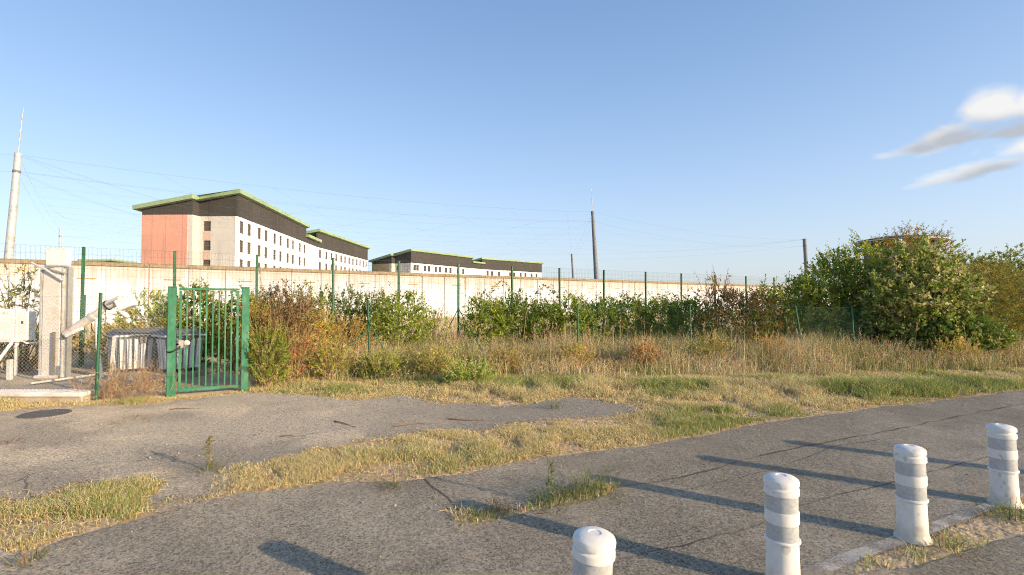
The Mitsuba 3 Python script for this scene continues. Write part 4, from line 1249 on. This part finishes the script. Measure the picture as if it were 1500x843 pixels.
# tall dry grass before the bushes
tall_area = Polygon([(-5.9, 11.35), (-4.5, 12.0), (0, 12.3), (6, 13.2), (14, 14.2), (24, 15.8), (30, 26), (14, 29), (-2, 22), (-6.5, 18)])
p = scatter(tall_area, 480, rng, lambda p: p[:, 1] > .93 * np.abs(p[:, 0]) - 1)
n1 = nz(p, .55, 12)
n2 = nz(p, 1.9, 13)
fr = np.clip((p[:, 1] - (12.2 + np.clip(p[:, 0], -5, 20) * .12)) / 1.6, .12, 1)
keepp = rng.uniform(size=len(p)) < np.clip((n2 - .30) * 4.5, .1, 1) * (.3 + .7 * fr)
p, n1, fr = p[keepp], n1[keepp], fr[keepp]
clm = nz(p, 1.1, 19)
h = rng.uniform(.18, .72, len(p)) * (.42 + .5 * fr) * (.35 + 1.5 * np.clip(clm * 1.6 - .35, .1, 1))
h = np.where(p[:, 1] > 15.2, h * 1.15, h)
v1 = grass(p, h, .010, .5, STRAW + [(.44, .25, .13, 1)], [(.22, .24, .065, 3), (.32, .31, .10, 3), (.16, .20, .05, 2)], np.clip((nz(p, .9, 15) - .40) * 3, .05, .75) + (p[:, 0] < 0) * .2, rng)
# a few much taller plumed stems stand out of the grass
p2 = inside(tall_area, 900, rng)
p2 = p2[(p2[:, 1] > 13.2 + np.clip(p2[:, 0], 0, 20) * .1) & (p2[:, 1] > .93 * np.abs(p2[:, 0]) - 1) & (nz(p2, .45, 52) > .5)]
v3 = grass(p2, rng.uniform(.8, 1.45, len(p2)), .012, .16, STRAW, GREEN, .1, rng)
n = len(p2) * 9
i = np.repeat(np.arange(len(p2)), 9)
tp3, md3 = v3[0].reshape(-1, 5, 3)[i, 4], v3[0].reshape(-1, 5, 3)[i, 2]
s = rng.uniform(0, .55, (n, 1))
v4 = leaf_arrays(tp3 * (1 - s) + md3 * s, unit(unit(tp3 - md3) + rng.normal(0, .3, (n, 3))), unit(rng.normal(size=(n, 3))), .09, .016, pick(rng, [(.60, .46, .30, 3), (.5, .34, .2, 2)], n))
# feathery seed heads
k = rng.uniform(size=len(p)) < .28 * (nz(p, .6, 44) > .45)
ph = p[k]
n = len(ph) * 4
i = np.repeat(np.where(k)[0], 4)
tips = v1[0].reshape(-1, 5, 3)[i, 4]
mids = v1[0].reshape(-1, 5, 3)[i, 2]
s = rng.uniform(.0, .45, (n, 1))
P = tips * (1 - s) + mids * s
v2 = leaf_arrays(P, unit(unit(tips - mids) + rng.normal(0, .35, (n, 3))), unit(rng.normal(size=(n, 3))), .055, .014, pick(rng, [(.55, .42, .26, 3), (.44, .28, .15, 2), (.58, .46, .3, 1)], n))
m, c = join([v1, v2, v3, v4])
whole('tall_grass', m, 'straw', 'tall dry straw coloured grass with seed heads in front of the bushes', 'grass', kind='stuff', color=c)

# thin dry grass between the tall fence and the wall
back_area = Polygon([(-25, 17), (-6, 18), (14, 30), (30, 38), (45, 90), (20, 75), (-32, 36)])
p = scatter(back_area, 11, rng)
v1 = grass(p, rng.uniform(.3, .7, len(p)), .022, .3, STRAW, GREEN, .1, rng)
m, c = join([v1])
whole('strip_grass', m, 'straw', 'thin dry grass on the strip between the tall fence and the wall', 'grass', kind='stuff', color=c)

# loose straw, crumbs and gravel that lie about the edges of the grass
def slivers(p, rng, L, W, pal, z):
    n = len(p)
    a = rng.uniform(0, 2 * np.pi, n)
    D = np.column_stack([np.cos(a), np.sin(a), rng.normal(0, .08, n)])
    return leaf_arrays(np.column_stack([p, z + rng.uniform(0, .006, n)]), D, np.tile([0, 0, 1.0], (n, 1)), L, W, pick(rng, pal, n), curl=.04)


seen = Polygon([(-11, 3), (5, 2.6), (9, 6), (22, 14), (20, 16), (-4, 14), (-16, 11)])
grassy = front.difference(BLOCK).difference(yardp)
p = scatter(seen.difference(yardp), 260, rng)
dg = edge_distance(grassy, p)
keepp = (dg > 0) & (rng.uniform(size=len(p)) < .75 * np.exp(-dg / .14) * np.clip((nz(p, 1.3, 71) - .3) * 3, .05, 1) + .010)
p = p[keepp]
d2 = np.linalg.norm(p, axis=1)
arr1 = slivers(p, rng, rng.uniform(.02, .10, len(p)), .003 + .0006 * d2, [(.60, .46, .26, 4), (.48, .34, .19, 3), (.36, .22, .12, 2)], .016)
p = scatter(grassy, 300, rng, lambda p: p[:, 1] < 14)
d2 = np.linalg.norm(p, axis=1)
arr2 = slivers(p, rng, rng.uniform(.03, .14, len(p)), .003 + .0006 * d2, [(.66, .50, .28, 4), (.50, .36, .20, 3), (.38, .24, .13, 2)], .012)
m, c = join([arr1, arr2])
whole('straw_litter', m, 'straw', 'loose dead straw and leaf crumbs lying along the asphalt edges', 'litter', kind='stuff', color=c)
p = scatter(seen.difference(yardp), 150, rng)
dg = edge_distance(grassy, p)
keepp = (dg > 0) & (rng.uniform(size=len(p)) < .35 * np.exp(-dg / .35) + .05 + .12 * shapely.contains_xy(drive_poly, p[:, 0], p[:, 1]))
p = p[keepp]
n = len(p)
oc = np.array([[1, 0, 0], [-1, 0, 0], [0, 1, 0], [0, -1, 0], [0, 0, 1], [0, 0, -1.0]])
fc = np.array([[0, 2, 4], [2, 1, 4], [1, 3, 4], [3, 0, 4], [2, 0, 5], [1, 2, 5], [3, 1, 5], [0, 3, 5]])
sz = rng.lognormal(math.log(.0055), .45, n)
v = oc[None] * (sz[:, None, None] * rng.uniform(.6, 1.3, (n, 6, 1))) + np.column_stack([p, np.full(n, .013)])[:, None]
m = trimesh.Trimesh(v.reshape(-1, 3), (np.arange(n) * 6)[:, None, None].repeat(8, 1).reshape(-1, 1) + np.tile(fc, (n, 1)), process=False)
whole('loose_gravel', m, 'straw', 'loose small stones scattered over the asphalt', 'gravel', kind='stuff', color=np.repeat(pick(rng, [(.40, .35, .28, 3), (.28, .25, .21, 3), (.55, .5, .42, 1)], n), 6, 0))

# weeds on the road joint and along the bollard line
arrs = []
p = scatter(island, 900, rng)
arrs.append(grass(p, rng.uniform(.03, .10, len(p)), .007, .8, STRAW, GREEN, .35, rng))
p = scatter(strip_right, 1100, rng)
n1 = nz(p, 2.2, 30)
keepp = rng.uniform(size=len(p)) < np.clip((n1 - .40) * 5, .12, 1)
p, n1 = p[keepp], n1[keepp]
arrs.append(grass(p, rng.uniform(.02, .08, len(p)) * (.6 + n1), .006, .9, STRAW, GREEN, np.clip((n1 - .45) * 3, .1, .8), rng))
m, c = join(arrs)
whole('joint_grass', m, 'straw', 'sparse dry grass growing in the road joint and along the bollard line', 'grass', kind='stuff', color=c)


def tuft(label, px, py, h, spread, n, pal, seed, w=.007, group=None, z=.01, stalk=None):
    rng = np.random.default_rng(seed)
    b0 = at(px, py)
    t = thing('weed_tuft', label, 'weed', group)
    p = b0[:2] + rng.normal(0, 1, (n, 2)) * spread
    C = pick(rng, pal, n)
    hh = h * rng.uniform(.4, 1.1, n)
    out = (p - b0[:2]) * .9 + rng.normal(0, .25, (n, 2)) * hh[:, None]
    v = blade_arrays(np.column_stack([p, np.full(n, z)]), hh, out, w, C * .85, C, rng=rng)
    k = n * 4
    i = np.repeat(np.arange(n), 4)
    tp, md = v[0].reshape(-1, 5, 3)[i, 4], v[0].reshape(-1, 5, 3)[i, 0]
    s = rng.uniform(0, .8, (k, 1))
    lv = leaf_arrays(tp * (1 - s) + md * s, unit(rng.normal(size=(k, 3)) + [0, 0, .6]), unit(rng.normal(size=(k, 3)) + [0, 0, 1]), h * .16, h * .05, pick(rng, pal, k))
    m, c = join([v, lv])
    part(t, 'leaves', m, 'leaf', color=c)
    if stalk:
        part(t, 'stalk', tube([[b0[0], b0[1], z], [b0[0] + .02, b0[1], stalk * .5], [b0[0] + .0, b0[1] + .02, stalk]], [.006, .004, .002], 5), 'stem_green')
        n2 = 60
        s = rng.uniform(.25, 1, n2)
        P = np.column_stack([np.full(n2, b0[0]), np.full(n2, b0[1]), s * stalk]) + rng.normal(0, .012, (n2, 3))
        m, c = join([leaf_arrays(P, unit(rng.normal(size=(n2, 3)) + [0, 0, .4]), unit(rng.normal(size=(n2, 3))), .055, .012, pick(rng, pal, n2))])
        part(t, 'stalk_leaves', m, 'leaf', color=c)


GW_ = [(.14, .19, .06, 4), (.19, .24, .085, 3), (.28, .28, .12, 2)]
DRYW = [(.44, .28, .14, 3), (.36, .2, .1, 2), (.5, .38, .22, 1)]
tuft('largest green weed tuft in the road joint, beside the bollard shadow tip', 868, 722, .20, .11, 90, GW_, 301)
tuft('green weed tuft in the road joint with one tall upright stalk', 806, 742, .14, .09, 70, GW_, 302, stalk=.42)
tuft('feathery green weed tuft between the two larger tufts of the road joint', 835, 732, .16, .08, 60, GW_ + [(.3, .28, .12, 2)], 303)
tuft('low green weed tuft at the left end of the road joint', 712, 759, .11, .06, 50, GW_, 304)
tuft('dry tuft with pale spikes in the road joint beside the leftmost shadow', 735, 752, .12, .05, 26, DRYW, 305)
tuft('single thin upright weed at the left end of the grass strip', 305, 690, .12, .06, 40, GW_ + DRYW, 306, stalk=.40)
tuft('small green weed on the driveway asphalt below the hedge', 812, 600, .16, .05, 30, GW_, 307)
tuft('small green weed at the upper driveway edge left of the lone driveway weed', 762, 588, .15, .08, 40, GW_, 308)
tuft('olive and russet tuft on the driveway in front of the gate', 195, 617, .07, .16, 90, GW_ + DRYW, 309)
tuft('green tuft in the grass strip at the foot of the rightmost bollard', 1488, 762, .13, .10, 80, GW_, 310)
tuft('small green tuft in the strip right of the third bollard', 1385, 805, .08, .10, 60, GW_ + DRYW, 311)
tuft('russet tuft between grass patch and road at left', 275, 740, .06, .12, 60, DRYW, 312)
tuft('small weed at the lower left road edge', 42, 826, .09, .05, 40, GW_ + DRYW, 313)
tuft('bright green tuft in the verge left of the middle', 553, 558, .35, .14, 90, GW_, 314)
tuft('small grass tuft on the road edge below the grass strip', 575, 715, .09, .06, 50, GW_ + DRYW, 315)
tuft('dark russet tuft at the left picture edge of the driveway', 8, 650, .06, .10, 50, DRYW, 316)
# fallen twigs on the driveway
rng = np.random.default_rng(400)
for px, py, L, a, lb_ in ((505, 578, .9, -.5, 'longest brown twig at the upper driveway edge'), (690, 617, .8, -.2, 'thin twig in the middle of the driveway'), (505, 623, .6, -.7, 'short twig on the driveway below the weeds'), (620, 622, .9, .35, 'rusty twig beside the grass strip'), (272, 600, .5, .3, 'small twig on the driveway in front of the gate'), (430, 640, .35, .1, 'tiny dark twig on the bare driveway')):
    b0 = at(px, py)
    q2 = [b0 + [math.cos(a) * L * (s - .5), math.sin(a) * L * (s - .5) + rng.normal(0, .02), .016 + .012 * math.sin(s * 6)] for s in np.linspace(0, 1, 6)]
    whole('fallen_twig', tube(q2, np.linspace(.012, .005, 6), 5), 'twig_brown', lb_, 'twig', smooth=True)
